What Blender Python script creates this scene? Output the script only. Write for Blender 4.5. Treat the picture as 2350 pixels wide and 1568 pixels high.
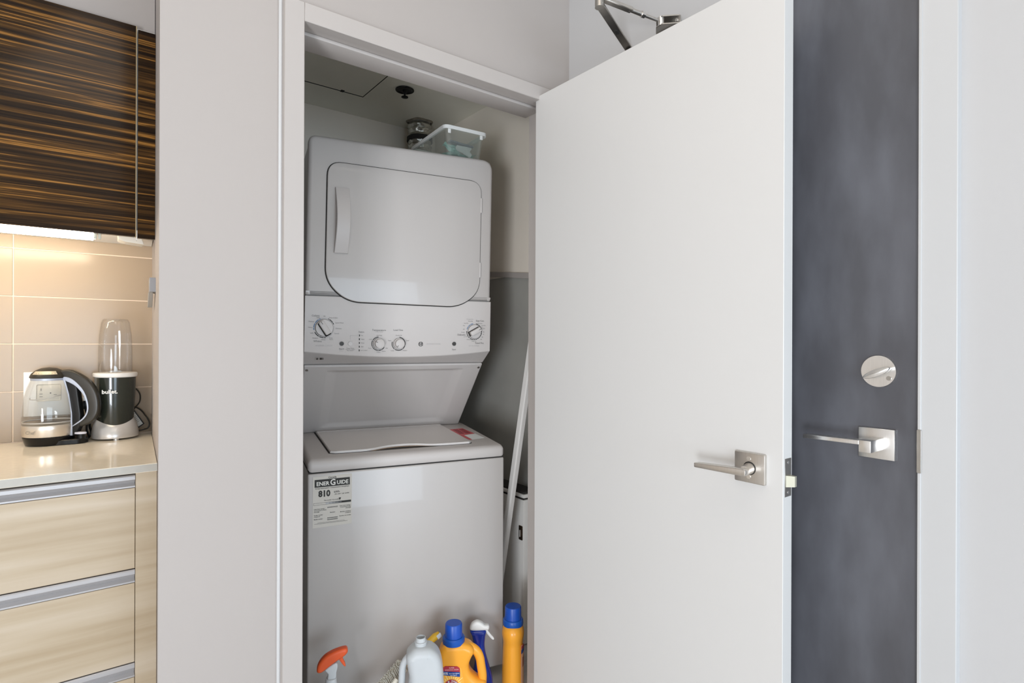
import bpy, bmesh, math, random
from mathutils import Vector, Matrix
random.seed(7)
for o in list(bpy.data.objects): bpy.data.objects.remove(o)
SC = bpy.context.scene
COL = SC.collection
PI = math.pi
# ------------------------------------------------------------------ camera
AZ = math.radians(52.66); HC = 1.24; ROLL = math.radians(0.2)
F = Vector((math.cos(AZ), math.sin(AZ), 0)); R = Vector((math.sin(AZ), -math.cos(AZ), 0)); U = Vector((0, 0, 1))
R2 = R*math.cos(ROLL) + U*math.sin(ROLL); U2 = U*math.cos(ROLL) - R*math.sin(ROLL)
cam = bpy.data.cameras.new('camera'); cam.sensor_width = 36; cam.sensor_fit = 'HORIZONTAL'
cam.lens = 1316/2350*36; cam.clip_start = 0.02
co = bpy.data.objects.new('camera', cam); COL.objects.link(co)
co.matrix_world = Matrix(((R2.x, U2.x, -F.x, 0), (R2.y, U2.y, -F.y, 0), (R2.z, U2.z, -F.z, HC), (0, 0, 0, 1)))
SC.camera = co
# ------------------------------------------------------------------ world, lights, exposure
wd = bpy.data.worlds.new('world'); SC.world = wd; wd.use_nodes = True
bg = wd.node_tree.nodes['Background']; bg.inputs[0].default_value = (1.0, 0.952, 0.92, 1); bg.inputs[1].default_value = 0.76
SC.view_settings.view_transform = 'Standard'; SC.view_settings.look = 'None'
SC.view_settings.exposure = 0.0; SC.view_settings.gamma = 1.0; SC.view_settings.use_curve_mapping = False
def area(name, loc, target, sx, sy, power, col):
    l = bpy.data.lights.new(name, 'AREA'); l.shape = 'RECTANGLE'; l.size = sx; l.size_y = sy; l.energy = power; l.color = col
    o = bpy.data.objects.new(name, l); COL.objects.link(o); o.location = loc
    d = Vector(target) - Vector(loc); o.rotation_euler = d.to_track_quat('-Z', 'Y').to_euler(); return o
area('flash_light', (-1.6, -0.6, 1.15), (1.2, 1.7, 1.5), 0.35, 0.35, 10.0, (1.0, 0.96, 0.91))
area('low_fill_light', (-1.7, -0.9, 0.55), (1.0, 2.0, 1.7), 0.7, 0.8, 52.0, (0.86, 0.92, 1.0))  # added low fill that brightens the closet interior, no real window there
area('window_light', (0.4, -3.4, 0.95), (1.0, 1.0, 0.7), 2.6, 1.5, 96, (0.68, 0.84, 1.0))
area('ceiling_light', (0.25, 0.35, 2.66), (0.35, 0.6, 0.0), 0.9, 0.9, 6, (1.0, 0.88, 0.78))

# ------------------------------------------------------------------ materials
MC = {}
def mat(name, col, rough=0.5, metal=0.0, var=0.0, vscale=4.0, bump=0.0, bscale=200.0, trans=0.0, ior=1.45, emit=None, coat=0.0, alpha=1.0, aniso=None, spec=0.5, col2=None, sss=0.0):
    if name in MC: return MC[name]
    m = bpy.data.materials.new(name); m.use_nodes = True; nt = m.node_tree; b = nt.nodes['Principled BSDF']
    b.inputs['Base Color'].default_value = (*col, 1); b.inputs['Roughness'].default_value = rough; b.inputs['Metallic'].default_value = metal
    b.inputs['Transmission Weight'].default_value = trans; b.inputs['IOR'].default_value = ior
    b.inputs['Coat Weight'].default_value = coat; b.inputs['Alpha'].default_value = alpha; b.inputs['Specular IOR Level'].default_value = spec
    if sss: b.inputs['Subsurface Weight'].default_value = sss; b.inputs['Subsurface Radius'].default_value = (0.02, 0.02, 0.02)
    if emit: b.inputs['Emission Color'].default_value = (*emit[0], 1); b.inputs['Emission Strength'].default_value = emit[1]
    tc = nt.nodes.new('ShaderNodeTexCoord'); mp = nt.nodes.new('ShaderNodeMapping'); nt.links.new(tc.outputs['Object'], mp.inputs[0])
    if aniso: mp.inputs['Scale'].default_value = aniso
    if var > 0 or col2:
        n = nt.nodes.new('ShaderNodeTexNoise'); n.inputs['Scale'].default_value = vscale; n.inputs['Detail'].default_value = 5
        nt.links.new(mp.outputs[0], n.inputs['Vector'])
        r = nt.nodes.new('ShaderNodeValToRGB'); c2 = col2 or tuple(c*(1-var) for c in col)
        r.color_ramp.elements[0].position = 0.35; r.color_ramp.elements[1].position = 0.65
        r.color_ramp.elements[0].color = (*c2, 1); r.color_ramp.elements[1].color = (*col, 1)
        nt.links.new(n.outputs[0], r.inputs[0]); nt.links.new(r.outputs[0], b.inputs['Base Color'])
    if bump > 0:
        n2 = nt.nodes.new('ShaderNodeTexNoise'); n2.inputs['Scale'].default_value = bscale; n2.inputs['Detail'].default_value = 3
        nt.links.new(mp.outputs[0], n2.inputs['Vector'])
        bp = nt.nodes.new('ShaderNodeBump'); bp.inputs['Strength'].default_value = bump; bp.inputs['Distance'].default_value = 0.002
        nt.links.new(n2.outputs[0], bp.inputs['Height']); nt.links.new(bp.outputs[0], b.inputs['Normal'])
    MC[name] = m; return m
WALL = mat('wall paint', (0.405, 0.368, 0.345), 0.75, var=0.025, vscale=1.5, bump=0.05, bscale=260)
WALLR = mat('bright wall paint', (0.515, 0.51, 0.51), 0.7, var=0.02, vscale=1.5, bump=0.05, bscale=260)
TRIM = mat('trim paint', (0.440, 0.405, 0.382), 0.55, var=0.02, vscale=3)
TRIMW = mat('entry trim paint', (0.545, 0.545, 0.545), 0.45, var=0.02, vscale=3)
DOORW = mat('white door paint', (0.655, 0.645, 0.63), 0.42, var=0.02, vscale=1.2)
CEIL = mat('ceiling paint', (0.72, 0.70, 0.65), 0.9, var=0.02)
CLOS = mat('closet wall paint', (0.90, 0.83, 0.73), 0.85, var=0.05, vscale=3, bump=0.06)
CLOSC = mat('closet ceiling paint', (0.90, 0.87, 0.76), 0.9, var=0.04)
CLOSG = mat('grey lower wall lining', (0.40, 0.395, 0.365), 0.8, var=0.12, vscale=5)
FLOOR = mat('floor vinyl', (0.62, 0.59, 0.56), 0.45, var=0.1, vscale=6, aniso=(1, 8, 1))
APPL = mat('appliance enamel', (0.465, 0.432, 0.408), 0.32, var=0.01, vscale=2, coat=0.2)
APPLP = mat('appliance plastic', (0.51, 0.472, 0.448), 0.42)
APPL_LIT = mat('lit lid enamel', (0.66, 0.62, 0.59), 0.35)  # same enamel made paler to paint in missing light from above
DARK = mat('dark gap', (0.03, 0.028, 0.026), 0.9)
BLACK = mat('black plastic', (0.010, 0.010, 0.010), 0.28, spec=0.3)
BLACKM = mat('satin black plastic', (0.030, 0.027, 0.021), 0.33)
PRINT = mat('black print', (0.02, 0.018, 0.015), 0.6)
PRINTG = mat('grey print', (0.22, 0.21, 0.20), 0.6)
PRINTL = mat('pale grey print', (0.45, 0.43, 0.42), 0.6)
PRINTB = mat('blue print', (0.08, 0.16, 0.30), 0.6)
NICK = mat('brushed nickel', (0.66, 0.63, 0.59), 0.33, 1.0, var=0.06, vscale=30, aniso=(1, 12, 1))
NICKB = mat('bright brushed nickel', (0.80, 0.79, 0.77), 0.3, 1.0, var=0.05, vscale=30, aniso=(1, 12, 1))
NICKD = mat('dark nickel', (0.46, 0.44, 0.41), 0.38, 1.0, var=0.15, vscale=25)
ALU = mat('brushed aluminium', (0.44, 0.425, 0.425), 0.38, 0.35, var=0.04, vscale=20, aniso=(1, 1, 30))
SILV = mat('silver plastic', (0.62, 0.62, 0.62), 0.28, 0.6)
SILVB = mat('blue grey plastic', (0.42, 0.46, 0.55), 0.35, 0.3)
SLATE = mat('slate grey door paint', (0.130, 0.135, 0.155), 0.34, var=0.45, vscale=4.0, bump=0.05, bscale=60, aniso=(1, 2.5, 0.9), col2=(0.085, 0.086, 0.098))
TILE = mat('beige glazed tile', (0.385, 0.305, 0.222), 0.2, var=0.03, vscale=3, spec=0.4)
GROUT = mat('pale grout', (0.72, 0.60, 0.48), 0.8)
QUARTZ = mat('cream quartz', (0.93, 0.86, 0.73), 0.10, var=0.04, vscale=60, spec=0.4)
QUARTZ_SHADE = mat('shaded cream quartz', (0.43, 0.41, 0.365), 0.3, var=0.04, vscale=60)  # same stone, the front face's shade painted as a darker colour
WHITE = mat('white plastic', (0.78, 0.77, 0.74), 0.4)
CREAM = mat('cream plastic', (0.78, 0.74, 0.66), 0.4)
def thin(name, tint, base, edge, rough=0.03, milk=0.0):
    m = bpy.data.materials.new(name); m.use_nodes = True; nt = m.node_tree; N = nt.nodes.new; L = nt.links.new
    nt.nodes.remove(nt.nodes['Principled BSDF']); out = nt.nodes['Material Output']
    tr = N('ShaderNodeBsdfTransparent'); tr.inputs[0].default_value = (*tint, 1)
    gl = N('ShaderNodeBsdfGlossy'); gl.inputs['Roughness'].default_value = rough
    lw = N('ShaderNodeLayerWeight'); lw.inputs['Blend'].default_value = 0.35
    mr = N('ShaderNodeMapRange'); mr.inputs['To Min'].default_value = base; mr.inputs['To Max'].default_value = edge; L(lw.outputs['Facing'], mr.inputs['Value'])
    mx = N('ShaderNodeMixShader'); L(mr.outputs[0], mx.inputs[0]); L(tr.outputs[0], mx.inputs[1]); L(gl.outputs[0], mx.inputs[2]); last = mx
    if milk:
        df = N('ShaderNodeBsdfDiffuse'); df.inputs[0].default_value = (0.85, 0.88, 0.85, 1)
        m2 = N('ShaderNodeMixShader'); m2.inputs[0].default_value = milk; L(mx.outputs[0], m2.inputs[1]); L(df.outputs[0], m2.inputs[2]); last = m2
    L(last.outputs[0], out.inputs['Surface']); return m
GLASS = thin('clear glass', (0.99, 0.99, 0.985), 0.015, 0.30)
GLASSP = thin('clear plastic', (0.99, 0.99, 0.99), 0.02, 0.40, 0.06)
ORANGE = mat('amber orange plastic', (0.93, 0.40, 0.035), 0.33, var=0.02, coat=0.2, sss=0.05)
BLUEC = mat('blue cap plastic', (0.010, 0.075, 0.42), 0.35)
BLUED = mat('deep blue plastic', (0.003, 0.026, 0.27), 0.22, coat=0.3)
REDO = mat('orange red plastic', (0.72, 0.10, 0.025), 0.4)
MILK = mat('milky plastic', (0.55, 0.57, 0.58), 0.45, var=0.05, vscale=14, sss=0.1)
MILKB = mat('milky blue plastic', (0.44, 0.50, 0.60), 0.4, var=0.1, vscale=14)
YEL = mat('yellow plastic', (0.80, 0.46, 0.03), 0.4)
BEIGE = mat('beige plastic', (0.62, 0.57, 0.48), 0.5)
MINT = mat('mint cloth', (0.55, 0.85, 0.78), 0.85, var=0.12, vscale=30, bump=0.3, bscale=300)
PAPER = mat('white paper', (0.78, 0.80, 0.78), 0.8)
FOIL = mat('crinkled foil', (0.62, 0.62, 0.57), 0.28, 0.95, var=0.2, vscale=60, bump=1.0, bscale=90)
RED = mat('red label', (0.62, 0.05, 0.06), 0.5)
PINK = mat('pink red label', (0.62, 0.13, 0.14), 0.5)
LBLUE = mat('label blue', (0.01, 0.06, 0.28), 0.4)
BRASS = mat('aged brass', (0.20, 0.15, 0.11), 0.35, 1.0, var=0.3, vscale=60)
STICK = mat('sticker film', (0.55, 0.515, 0.46), 0.5)
BIN = thin('frosted clear plastic', (0.95, 0.97, 0.95), 0.04, 0.3, 0.12, 0.05)
BINR = mat('milky bin rim', (0.76, 0.76, 0.73), 0.4)
TUBE = mat('lamp tube', (1, 1, 1), 0.4, emit=((1.0, 0.82, 0.59), 44.0))
LATCHY = mat('pale latch', (0.62, 0.60, 0.48), 0.3, 0.6)
def zebra():
    m = bpy.data.materials.new('zebra wood'); m.use_nodes = True; nt = m.node_tree; b = nt.nodes['Principled BSDF']
    N = nt.nodes.new; L = nt.links.new
    tc = N('ShaderNodeTexCoord')
    mp = N('ShaderNodeMapping'); mp.inputs['Scale'].default_value = (0.8, 0.8, 62); L(tc.outputs['Object'], mp.inputs[0])
    n1 = N('ShaderNodeTexNoise'); n1.inputs['Scale'].default_value = 1.6; n1.inputs['Detail'].default_value = 4; n1.inputs['Roughness'].default_value = 0.62; n1.inputs['Distortion'].default_value = 0.15; L(mp.outputs[0], n1.inputs['Vector'])
    r1 = N('ShaderNodeValToRGB'); cr = r1.color_ramp; cr.elements[0].position = 0.34; cr.elements[0].color = (0.010, 0.005, 0.003, 1); cr.elements[1].position = 0.75; cr.elements[1].color = (0.55, 0.26, 0.06, 1)
    for p, c in ((0.46, (0.022, 0.011, 0.004, 1)), (0.53, (0.055, 0.026, 0.008, 1)), (0.585, (0.085, 0.040, 0.010, 1)), (0.615, (0.34, 0.155, 0.035, 1)), (0.66, (0.12, 0.052, 0.011, 1))):
        e = cr.elements.new(p); e.color = c
    L(n1.outputs[0], r1.inputs[0])
    mp2 = N('ShaderNodeMapping'); mp2.inputs['Scale'].default_value = (1.4, 1.4, 420); L(tc.outputs['Object'], mp2.inputs[0])
    n2 = N('ShaderNodeTexNoise'); n2.inputs['Scale'].default_value = 1.0; n2.inputs['Detail'].default_value = 2; L(mp2.outputs[0], n2.inputs['Vector'])
    mx = N('ShaderNodeMix'); mx.data_type = 'RGBA'; mx.blend_type = 'OVERLAY'; mx.inputs['Factor'].default_value = 0.55
    L(r1.outputs[0], mx.inputs['A']); L(n2.outputs[0], mx.inputs['B']); L(mx.outputs['Result'], b.inputs['Base Color'])
    b.inputs['Roughness'].default_value = 0.14; b.inputs['Specular IOR Level'].default_value = 0.2
    return m
def ash():
    m = bpy.data.materials.new('pale ash laminate'); m.use_nodes = True; nt = m.node_tree; b = nt.nodes['Principled BSDF']
    N = nt.nodes.new; L = nt.links.new
    tc = N('ShaderNodeTexCoord'); mp = N('ShaderNodeMapping'); mp.inputs['Scale'].default_value = (1.3, 1.3, 22); mp.inputs['Rotation'].default_value = (0, 0.04, 0); L(tc.outputs['Object'], mp.inputs[0])
    n1 = N('ShaderNodeTexNoise'); n1.inputs['Scale'].default_value = 1.1; n1.inputs['Detail'].default_value = 5; n1.inputs['Roughness'].default_value = 0.5; L(mp.outputs[0], n1.inputs['Vector'])
    r1 = N('ShaderNodeValToRGB'); cr = r1.color_ramp; cr.elements[0].position = 0.32; cr.elements[0].color = (0.38, 0.29, 0.185, 1); cr.elements[1].position = 0.7; cr.elements[1].color = (0.51, 0.425, 0.32, 1)
    e = cr.elements.new(0.5); e.color = (0.445, 0.355, 0.245, 1)
    L(n1.outputs[0], r1.inputs[0]); L(r1.outputs[0], b.inputs['Base Color']); b.inputs['Roughness'].default_value = 0.38
    return m
ZEB = zebra(); ASH = ash()

# ------------------------------------------------------------------ mesh helpers
def link(name, me, m=None, parent=None, smooth=False, loc=None):
    o = bpy.data.objects.new(name, me); COL.objects.link(o)
    if m is not None and len(me.materials) == 0: me.materials.append(m)
    if parent is not None: o.parent = parent
    if loc is not None: o.location = loc
    if smooth:
        for p in me.polygons: p.use_smooth = True
        try: me.set_sharp_from_angle(angle=math.radians(38))
        except Exception: pass
    return o
def fin(name, bm, m, parent=None, smooth=True):
    bmesh.ops.recalc_face_normals(bm, faces=bm.faces)
    me = bpy.data.meshes.new(name); bm.to_mesh(me); bm.free(); return link(name, me, m, parent, smooth)
def bbox(bm, x0, x1, y0, y1, z0, z1, bev=0.0, seg=2):
    g = bmesh.ops.create_cube(bm, size=1.0); vs = g['verts']
    for v in vs: v.co = Vector(((x0+x1)/2 + v.co.x*(x1-x0), (y0+y1)/2 + v.co.y*(y1-y0), (z0+z1)/2 + v.co.z*(z1-z0)))
    if bev > 0:
        es = list({e for v in vs for e in v.link_edges})
        bmesh.ops.bevel(bm, geom=es, offset=bev, segments=seg, profile=0.5, affect='EDGES')
def box(name, x0, x1, y0, y1, z0, z1, m, parent=None, bev=0.0, seg=2):
    bm = bmesh.new(); bbox(bm, x0, x1, y0, y1, z0, z1, bev, seg); return fin(name, bm, m, parent, bev > 0)
def prism(bm, pts, a0, a1, axis='z', bev=0.0, seg=2):
    f = {'z': lambda p, a: (p[0], p[1], a), 'x': lambda p, a: (a, p[0], p[1]), 'y': lambda p, a: (p[0], a, p[1])}[axis]
    v0 = [bm.verts.new(f(p, a0)) for p in pts]; v1 = [bm.verts.new(f(p, a1)) for p in pts]
    n = len(pts); fs = [bm.faces.new(v0), bm.faces.new(v1)]
    for i in range(n): fs.append(bm.faces.new((v0[i], v0[(i+1) % n], v1[(i+1) % n], v1[i])))
    if bev > 0:
        es = list({e for q in fs[:2] for e in q.edges})
        bmesh.ops.recalc_face_normals(bm, faces=fs)
        bmesh.ops.bevel(bm, geom=es, offset=bev, segments=seg, profile=0.5, affect='EDGES')
def pris(name, pts, a0, a1, m, parent=None, axis='z', bev=0.0, seg=2, smooth=None):
    bm = bmesh.new(); prism(bm, pts, a0, a1, axis, bev, seg); return fin(name, bm, m, parent, bev > 0 if smooth is None else smooth)
def lat(bm, prof, cx=0, cy=0, seg=40, sx=1.0, sy=1.0, fn=None):
    rings = []
    for r, z in prof:
        if r <= 1e-6: rings.append([bm.verts.new((cx, cy, z))])
        else:
            ring = []
            for i in range(seg):
                a = 2*PI*i/seg; rr = r*(fn(a, z) if fn else 1)
                ring.append(bm.verts.new((cx+rr*sx*math.cos(a), cy+rr*sy*math.sin(a), z)))
            rings.append(ring)
    for A, B in zip(rings, rings[1:]):
        if len(A) == 1 and len(B) == 1: continue
        if len(A) == 1: [bm.faces.new((A[0], B[i], B[(i+1) % seg])) for i in range(seg)]
        elif len(B) == 1: [bm.faces.new((A[i], B[0], A[(i+1) % seg])) for i in range(seg)]
        else: [bm.faces.new((A[i], B[i], B[(i+1) % seg], A[(i+1) % seg])) for i in range(seg)]
def lathe(name, prof, m, parent=None, cx=0, cy=0, seg=40, sx=1.0, sy=1.0, fn=None):
    bm = bmesh.new(); lat(bm, prof, cx, cy, seg, sx, sy, fn); return fin(name, bm, m, parent, True)
def cyl(bm, p0, p1, r, seg=24, r1=None):
    p0 = Vector(p0); p1 = Vector(p1); d = (p1-p0); L = d.length; q = d.to_track_quat('Z', 'Y').to_matrix().to_4x4()
    bmesh.ops.create_cone(bm, cap_ends=True, segments=seg, radius1=r, radius2=r if r1 is None else r1, depth=L, matrix=Matrix.Translation((p0+p1)/2) @ q)
def cylo(name, p0, p1, r, m, parent=None, seg=24, r1=None):
    bm = bmesh.new(); cyl(bm, p0, p1, r, seg, r1); return fin(name, bm, m, parent, True)
def spline(pts, n=6, closed=True):
    out = []; N = len(pts)
    for i in range(N if closed else N-1):
        g = lambda k: Vector(pts[k % N]) if closed else Vector(pts[max(0, min(N-1, k))])
        p0, p1, p2, p3 = g(i-1), g(i), g(i+1), g(i+2)
        for j in range(n):
            t = j/n; out.append(0.5*((2*p1)+(p2-p0)*t+(2*p0-5*p1+4*p2-p3)*t*t+(3*p1-p0-3*p2+p3)*t**3))
    if not closed: out.append(Vector(pts[-1]))
    return [tuple(v) for v in out]
def roundpoly(pts, rad, n=6):
    out = []; N = len(pts)
    for i in range(N):
        p = Vector(pts[i]); a = Vector(pts[i-1]); b = Vector(pts[(i+1) % N]); r = rad[i] if isinstance(rad, (list, tuple)) else rad
        da = (a-p); db = (b-p); r_ = min(r, da.length*0.49, db.length*0.49)
        if r_ < 1e-5: out.append(tuple(p)); continue
        A = p+da.normalized()*r_; B = p+db.normalized()*r_
        for j in range(n+1):
            t = j/n; q = A*(1-t)**2 + p*2*t*(1-t) + B*t*t; out.append((q.x, q.y))
    return out
def from_obj(o):
    bpy.context.view_layer.update(); dg = bpy.context.evaluated_depsgraph_get()
    me = bpy.data.meshes.new_from_object(o.evaluated_get(dg)); d = o.data; bpy.data.objects.remove(o); bpy.data.curves.remove(d); me.materials.clear(); return me
def shape2d(name, outlines, ext, bev, M, m, parent=None, res=4):
    """outline (+holes) in local XY, thickened by ext each way, rounded by bev, placed by matrix M"""
    c = bpy.data.curves.new('c', 'CURVE'); c.dimensions = '2D'; c.fill_mode = 'BOTH'; c.extrude = ext; c.bevel_depth = bev; c.bevel_resolution = res; c.offset = -bev
    for pts in outlines:
        s = c.splines.new('POLY'); s.points.add(len(pts)-1); s.use_cyclic_u = True
        for q, p in zip(s.points, pts): q.co = (p[0], p[1], 0, 1)
    o = bpy.data.objects.new('c', c); COL.objects.link(o); me = from_obj(o)
    bm = bmesh.new(); bm.from_mesh(me); bpy.data.meshes.remove(me); bmesh.ops.remove_doubles(bm, verts=bm.verts, dist=1e-5); bmesh.ops.transform(bm, matrix=M, verts=bm.verts)
    return fin(name, bm, m, parent, True)
def tube(name, pts, r, m, parent=None, res=3, taper=None, closed=False):
    c = bpy.data.curves.new('c', 'CURVE'); c.dimensions = '3D'; c.bevel_depth = r; c.bevel_resolution = res; c.use_fill_caps = True
    s = c.splines.new('POLY'); s.points.add(len(pts)-1); s.use_cyclic_u = closed
    for i, (q, p) in enumerate(zip(s.points, pts)):
        q.co = (*p, 1)
        if taper: q.radius = taper[i]
    o = bpy.data.objects.new('c', c); COL.objects.link(o); me = from_obj(o)
    return link(name, me, m, parent, True)
XZ = Matrix.Rotation(PI/2, 4, 'X')      # local XY -> world XZ facing -Y
def txt(name, items, y, m, parent, M=None, bold=0.0):
    """items (string, x, z, size[, align]) printed in the plane y of the parent, facing -y"""
    bm = bmesh.new()
    for it in items:
        s, x, z, size = it[:4]; al = it[4] if len(it) > 4 else 'CENTER'; sx = it[5] if len(it) > 5 else 1.0
        c = bpy.data.curves.new('t', 'FONT'); c.body = s; c.size = size; c.align_x = al; c.align_y = 'CENTER'; c.resolution_u = 2
        if bold: c.offset = bold*size
        o = bpy.data.objects.new('t', c); COL.objects.link(o); me = from_obj(o)
        me.transform((M or Matrix.Identity(4)) @ Matrix.Translation((x, y, z)) @ XZ @ Matrix.Diagonal((sx, 1, 1, 1))); bm.from_mesh(me); bpy.data.meshes.remove(me)
    me = bpy.data.meshes.new(name); bm.to_mesh(me); bm.free(); return link(name, me, m, parent)
def arc(bm, cx, cz, r0, r1, a0, a1, y, n=None):
    n = n or max(3, int(abs(a1-a0)/8))
    A = []; B = []
    for i in range(n+1):
        a = math.radians(a0+(a1-a0)*i/n); A.append(bm.verts.new((cx+r0*math.cos(a), y, cz+r0*math.sin(a)))); B.append(bm.verts.new((cx+r1*math.cos(a), y, cz+r1*math.sin(a))))
    for i in range(n): bm.faces.new((A[i], A[i+1], B[i+1], B[i]))
def empty(name, label, cat, loc=(0, 0, 0), rz=0, group=None):
    o = bpy.data.objects.new(name, None); COL.objects.link(o); o.location = loc; o.rotation_euler = (0, 0, rz); o.empty_display_size = 0.05
    tag(o, label, cat, group); return o
def tag(o, label=None, cat=None, group=None, kind=None):
    if label: o['label'] = label
    if cat: o['category'] = cat
    if group: o['group'] = group
    if kind: o['kind'] = kind
    return o
STUFF = {'dial_markings', 'sticker_print', 'panel_print', 'sticker_marks', 'label_print', 'sun_rays', 'emblem_lettering', 'tag_print', 'small_sticker', 'title_lettering', 'label_lettering', 'badge_letters', 'round_badge', 'arm_and_mallet', 'socket_slot', 'hinge', 'lettering', 'status_line'}
def mark_stuff():
    for o in bpy.data.objects:
        b = o.name.split('.')[0]
        if o.type == 'MESH' and o.parent is not None and b in STUFF and b != 'hinge': o['kind'] = 'stuff'
def struct(o, label=None): o['kind'] = 'structure'; return tag(o, label, None)

# ------------------------------------------------------------------ room shell
ZC = 2.72
fl = struct(box('floor', -3.2, 2.2, -3.6, 3.0, -0.08, 0.0, FLOOR), 'grey floor, a scrap of it seen below the washer')
ce = struct(box('ceiling', -3.2, 1.6, -3.6, 3.0, ZC, ZC+0.08, CEIL), 'white ceiling of the room')
# closet wall, with the block of wall between closet and kitchen niche, and the header over the opening
bm = bmesh.new()
prism(bm, [(0.1475, 1.475), (0.440, 1.475), (0.440, 1.56), (0.415, 1.56), (0.415, 2.83), (0.235, 2.83), (0.222, 2.44), (0.1785, 1.80)], 0, ZC)
bbox(bm, 0.440, 1.29, 1.475, 1.58, 2.07, ZC)
bbox(bm, 1.29, 1.375, 1.475, 1.56, 0, ZC)
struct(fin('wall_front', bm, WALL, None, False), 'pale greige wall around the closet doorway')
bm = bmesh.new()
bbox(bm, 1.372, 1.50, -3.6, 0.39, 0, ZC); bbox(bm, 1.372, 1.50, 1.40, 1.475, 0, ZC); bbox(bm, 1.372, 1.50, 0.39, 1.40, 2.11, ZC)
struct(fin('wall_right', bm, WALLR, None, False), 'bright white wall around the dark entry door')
struct(box('wall_kitchen', -3.2, 0.225, 2.4195, 2.55, 0, ZC, GROUT), 'kitchen wall behind the beige tiles')
wk = bpy.data.objects['wall_kitchen']
# tiles
zt = [0.912, 1.0735, 1.2265, 1.3795, 1.533, 1.6865]
xt = [-1.756, -1.356, -0.956, -0.556, -0.156, 0.2235]
tm = {}
for i in range(5):
    for j in range(5):
        w = xt[j+1]-xt[j]-0.0026; h = zt[i+1]-zt[i]-0.0026; key = (round(w, 4), round(h, 4))
        if key not in tm:
            b_ = bmesh.new(); bbox(b_, -w/2, w/2, -0.004, 0.004, -h/2, h/2, 0.0012, 1); me = bpy.data.meshes.new('tile'); b_.to_mesh(me); b_.free(); me.materials.append(TILE); tm[key] = me
        t = bpy.data.objects.new('tile', tm[key]); COL.objects.link(t); t.parent = wk
        t.location = ((xt[j]+xt[j+1])/2, 2.4225+random.uniform(-0.0003, 0.0003), (zt[i]+zt[i+1])/2)
        t.rotation_euler = (random.uniform(-0.0015, 0.0015), 0, random.uniform(-0.001, 0.001))
struct(pris('trim_3', [(-3.2, 2.112), (0.1980, 2.112), (0.2190, 2.419), (-3.2, 2.419)], 2.197, ZC, WALL), 'plain bulkhead above the dark upper cabinets')
# closet interior
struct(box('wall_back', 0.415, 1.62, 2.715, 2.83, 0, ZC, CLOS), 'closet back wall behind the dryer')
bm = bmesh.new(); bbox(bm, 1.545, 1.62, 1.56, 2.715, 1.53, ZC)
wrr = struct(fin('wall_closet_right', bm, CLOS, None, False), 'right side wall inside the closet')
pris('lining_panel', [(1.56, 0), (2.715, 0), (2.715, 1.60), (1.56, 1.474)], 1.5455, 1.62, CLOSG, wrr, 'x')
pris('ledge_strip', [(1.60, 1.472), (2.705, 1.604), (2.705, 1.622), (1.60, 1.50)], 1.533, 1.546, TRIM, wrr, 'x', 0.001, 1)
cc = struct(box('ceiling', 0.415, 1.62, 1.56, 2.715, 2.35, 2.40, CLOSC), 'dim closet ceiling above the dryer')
# closet door frame: trim_1 > jambs, head, stops
t1 = bmesh.new()
bbox(t1, 0.4045, 0.453, 1.447, 1.476, 0, 2.083, 0.0015, 1)
bbox(t1, 0.453, 1.31, 1.447, 1.476, 2.036, 2.083, 0.0015, 1)
bbox(t1, 1.262, 1.31, 1.447, 1.476, 0, 2.036, 0.0015, 1)
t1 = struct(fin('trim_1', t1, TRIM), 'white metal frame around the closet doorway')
box('left_jamb', 0.440, 0.455, 1.476, 1.56, 0, 2.037, TRIM, t1)
box('right_jamb', 1.262, 1.29, 1.476, 1.56, 0, 2.037, TRIM, t1)
box('head_jamb', 0.455, 1.262, 1.476, 1.58, 2.037, 2.07, TRIM, t1)
bm = bmesh.new(); bbox(bm, 0.4555, 1.262, 1.497, 1.58, 2.026, 2.037, 0.004, 2)
fin('door_stop', bm, TRIM, t1)
bm = bmesh.new(); bbox(bm, 0.3965, 0.4050, 1.4655, 1.476, 0, 2.088, 0.003, 2)
fin('caulk_bead', bm, mat('white caulk', (0.56, 0.555, 0.55), 0.5), t1)
# entry frame
t2 = bmesh.new()
bbox(t2, 1.352, 1.374, 0.358, 0.4215, 0, 2.135, 0.0015, 1); bbox(t2, 1.352, 1.374, 1.365, 1.43, 0, 2.135, 0.0015, 1); bbox(t2, 1.352, 1.374, 0.4215, 1.365, 2.08, 2.135, 0.0015, 1)
bbox(t2, 1.374, 1.50, 0.39, 0.4185, 0, 2.11); bbox(t2, 1.374, 1.50, 1.3675, 1.40, 0, 2.11); bbox(t2, 1.374, 1.50, 0.4185, 1.3675, 2.083, 2.11)
t2 = struct(fin('trim_2', t2, TRIMW), 'white frame around the dark entry door')
box('frame_bead', 1.349, 1.353, 0.4165, 0.4225, 0, 2.078, TRIMW, t2, 0.001, 1)
sp = pris('strike_plate', roundpoly([(0.4155, 0.978), (0.4235, 0.978), (0.4235, 1.066), (0.4155, 1.066)], 0.003), 1.3478, 1.3515, NICKD, t2, 'x', 0.0005, 1)

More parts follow.
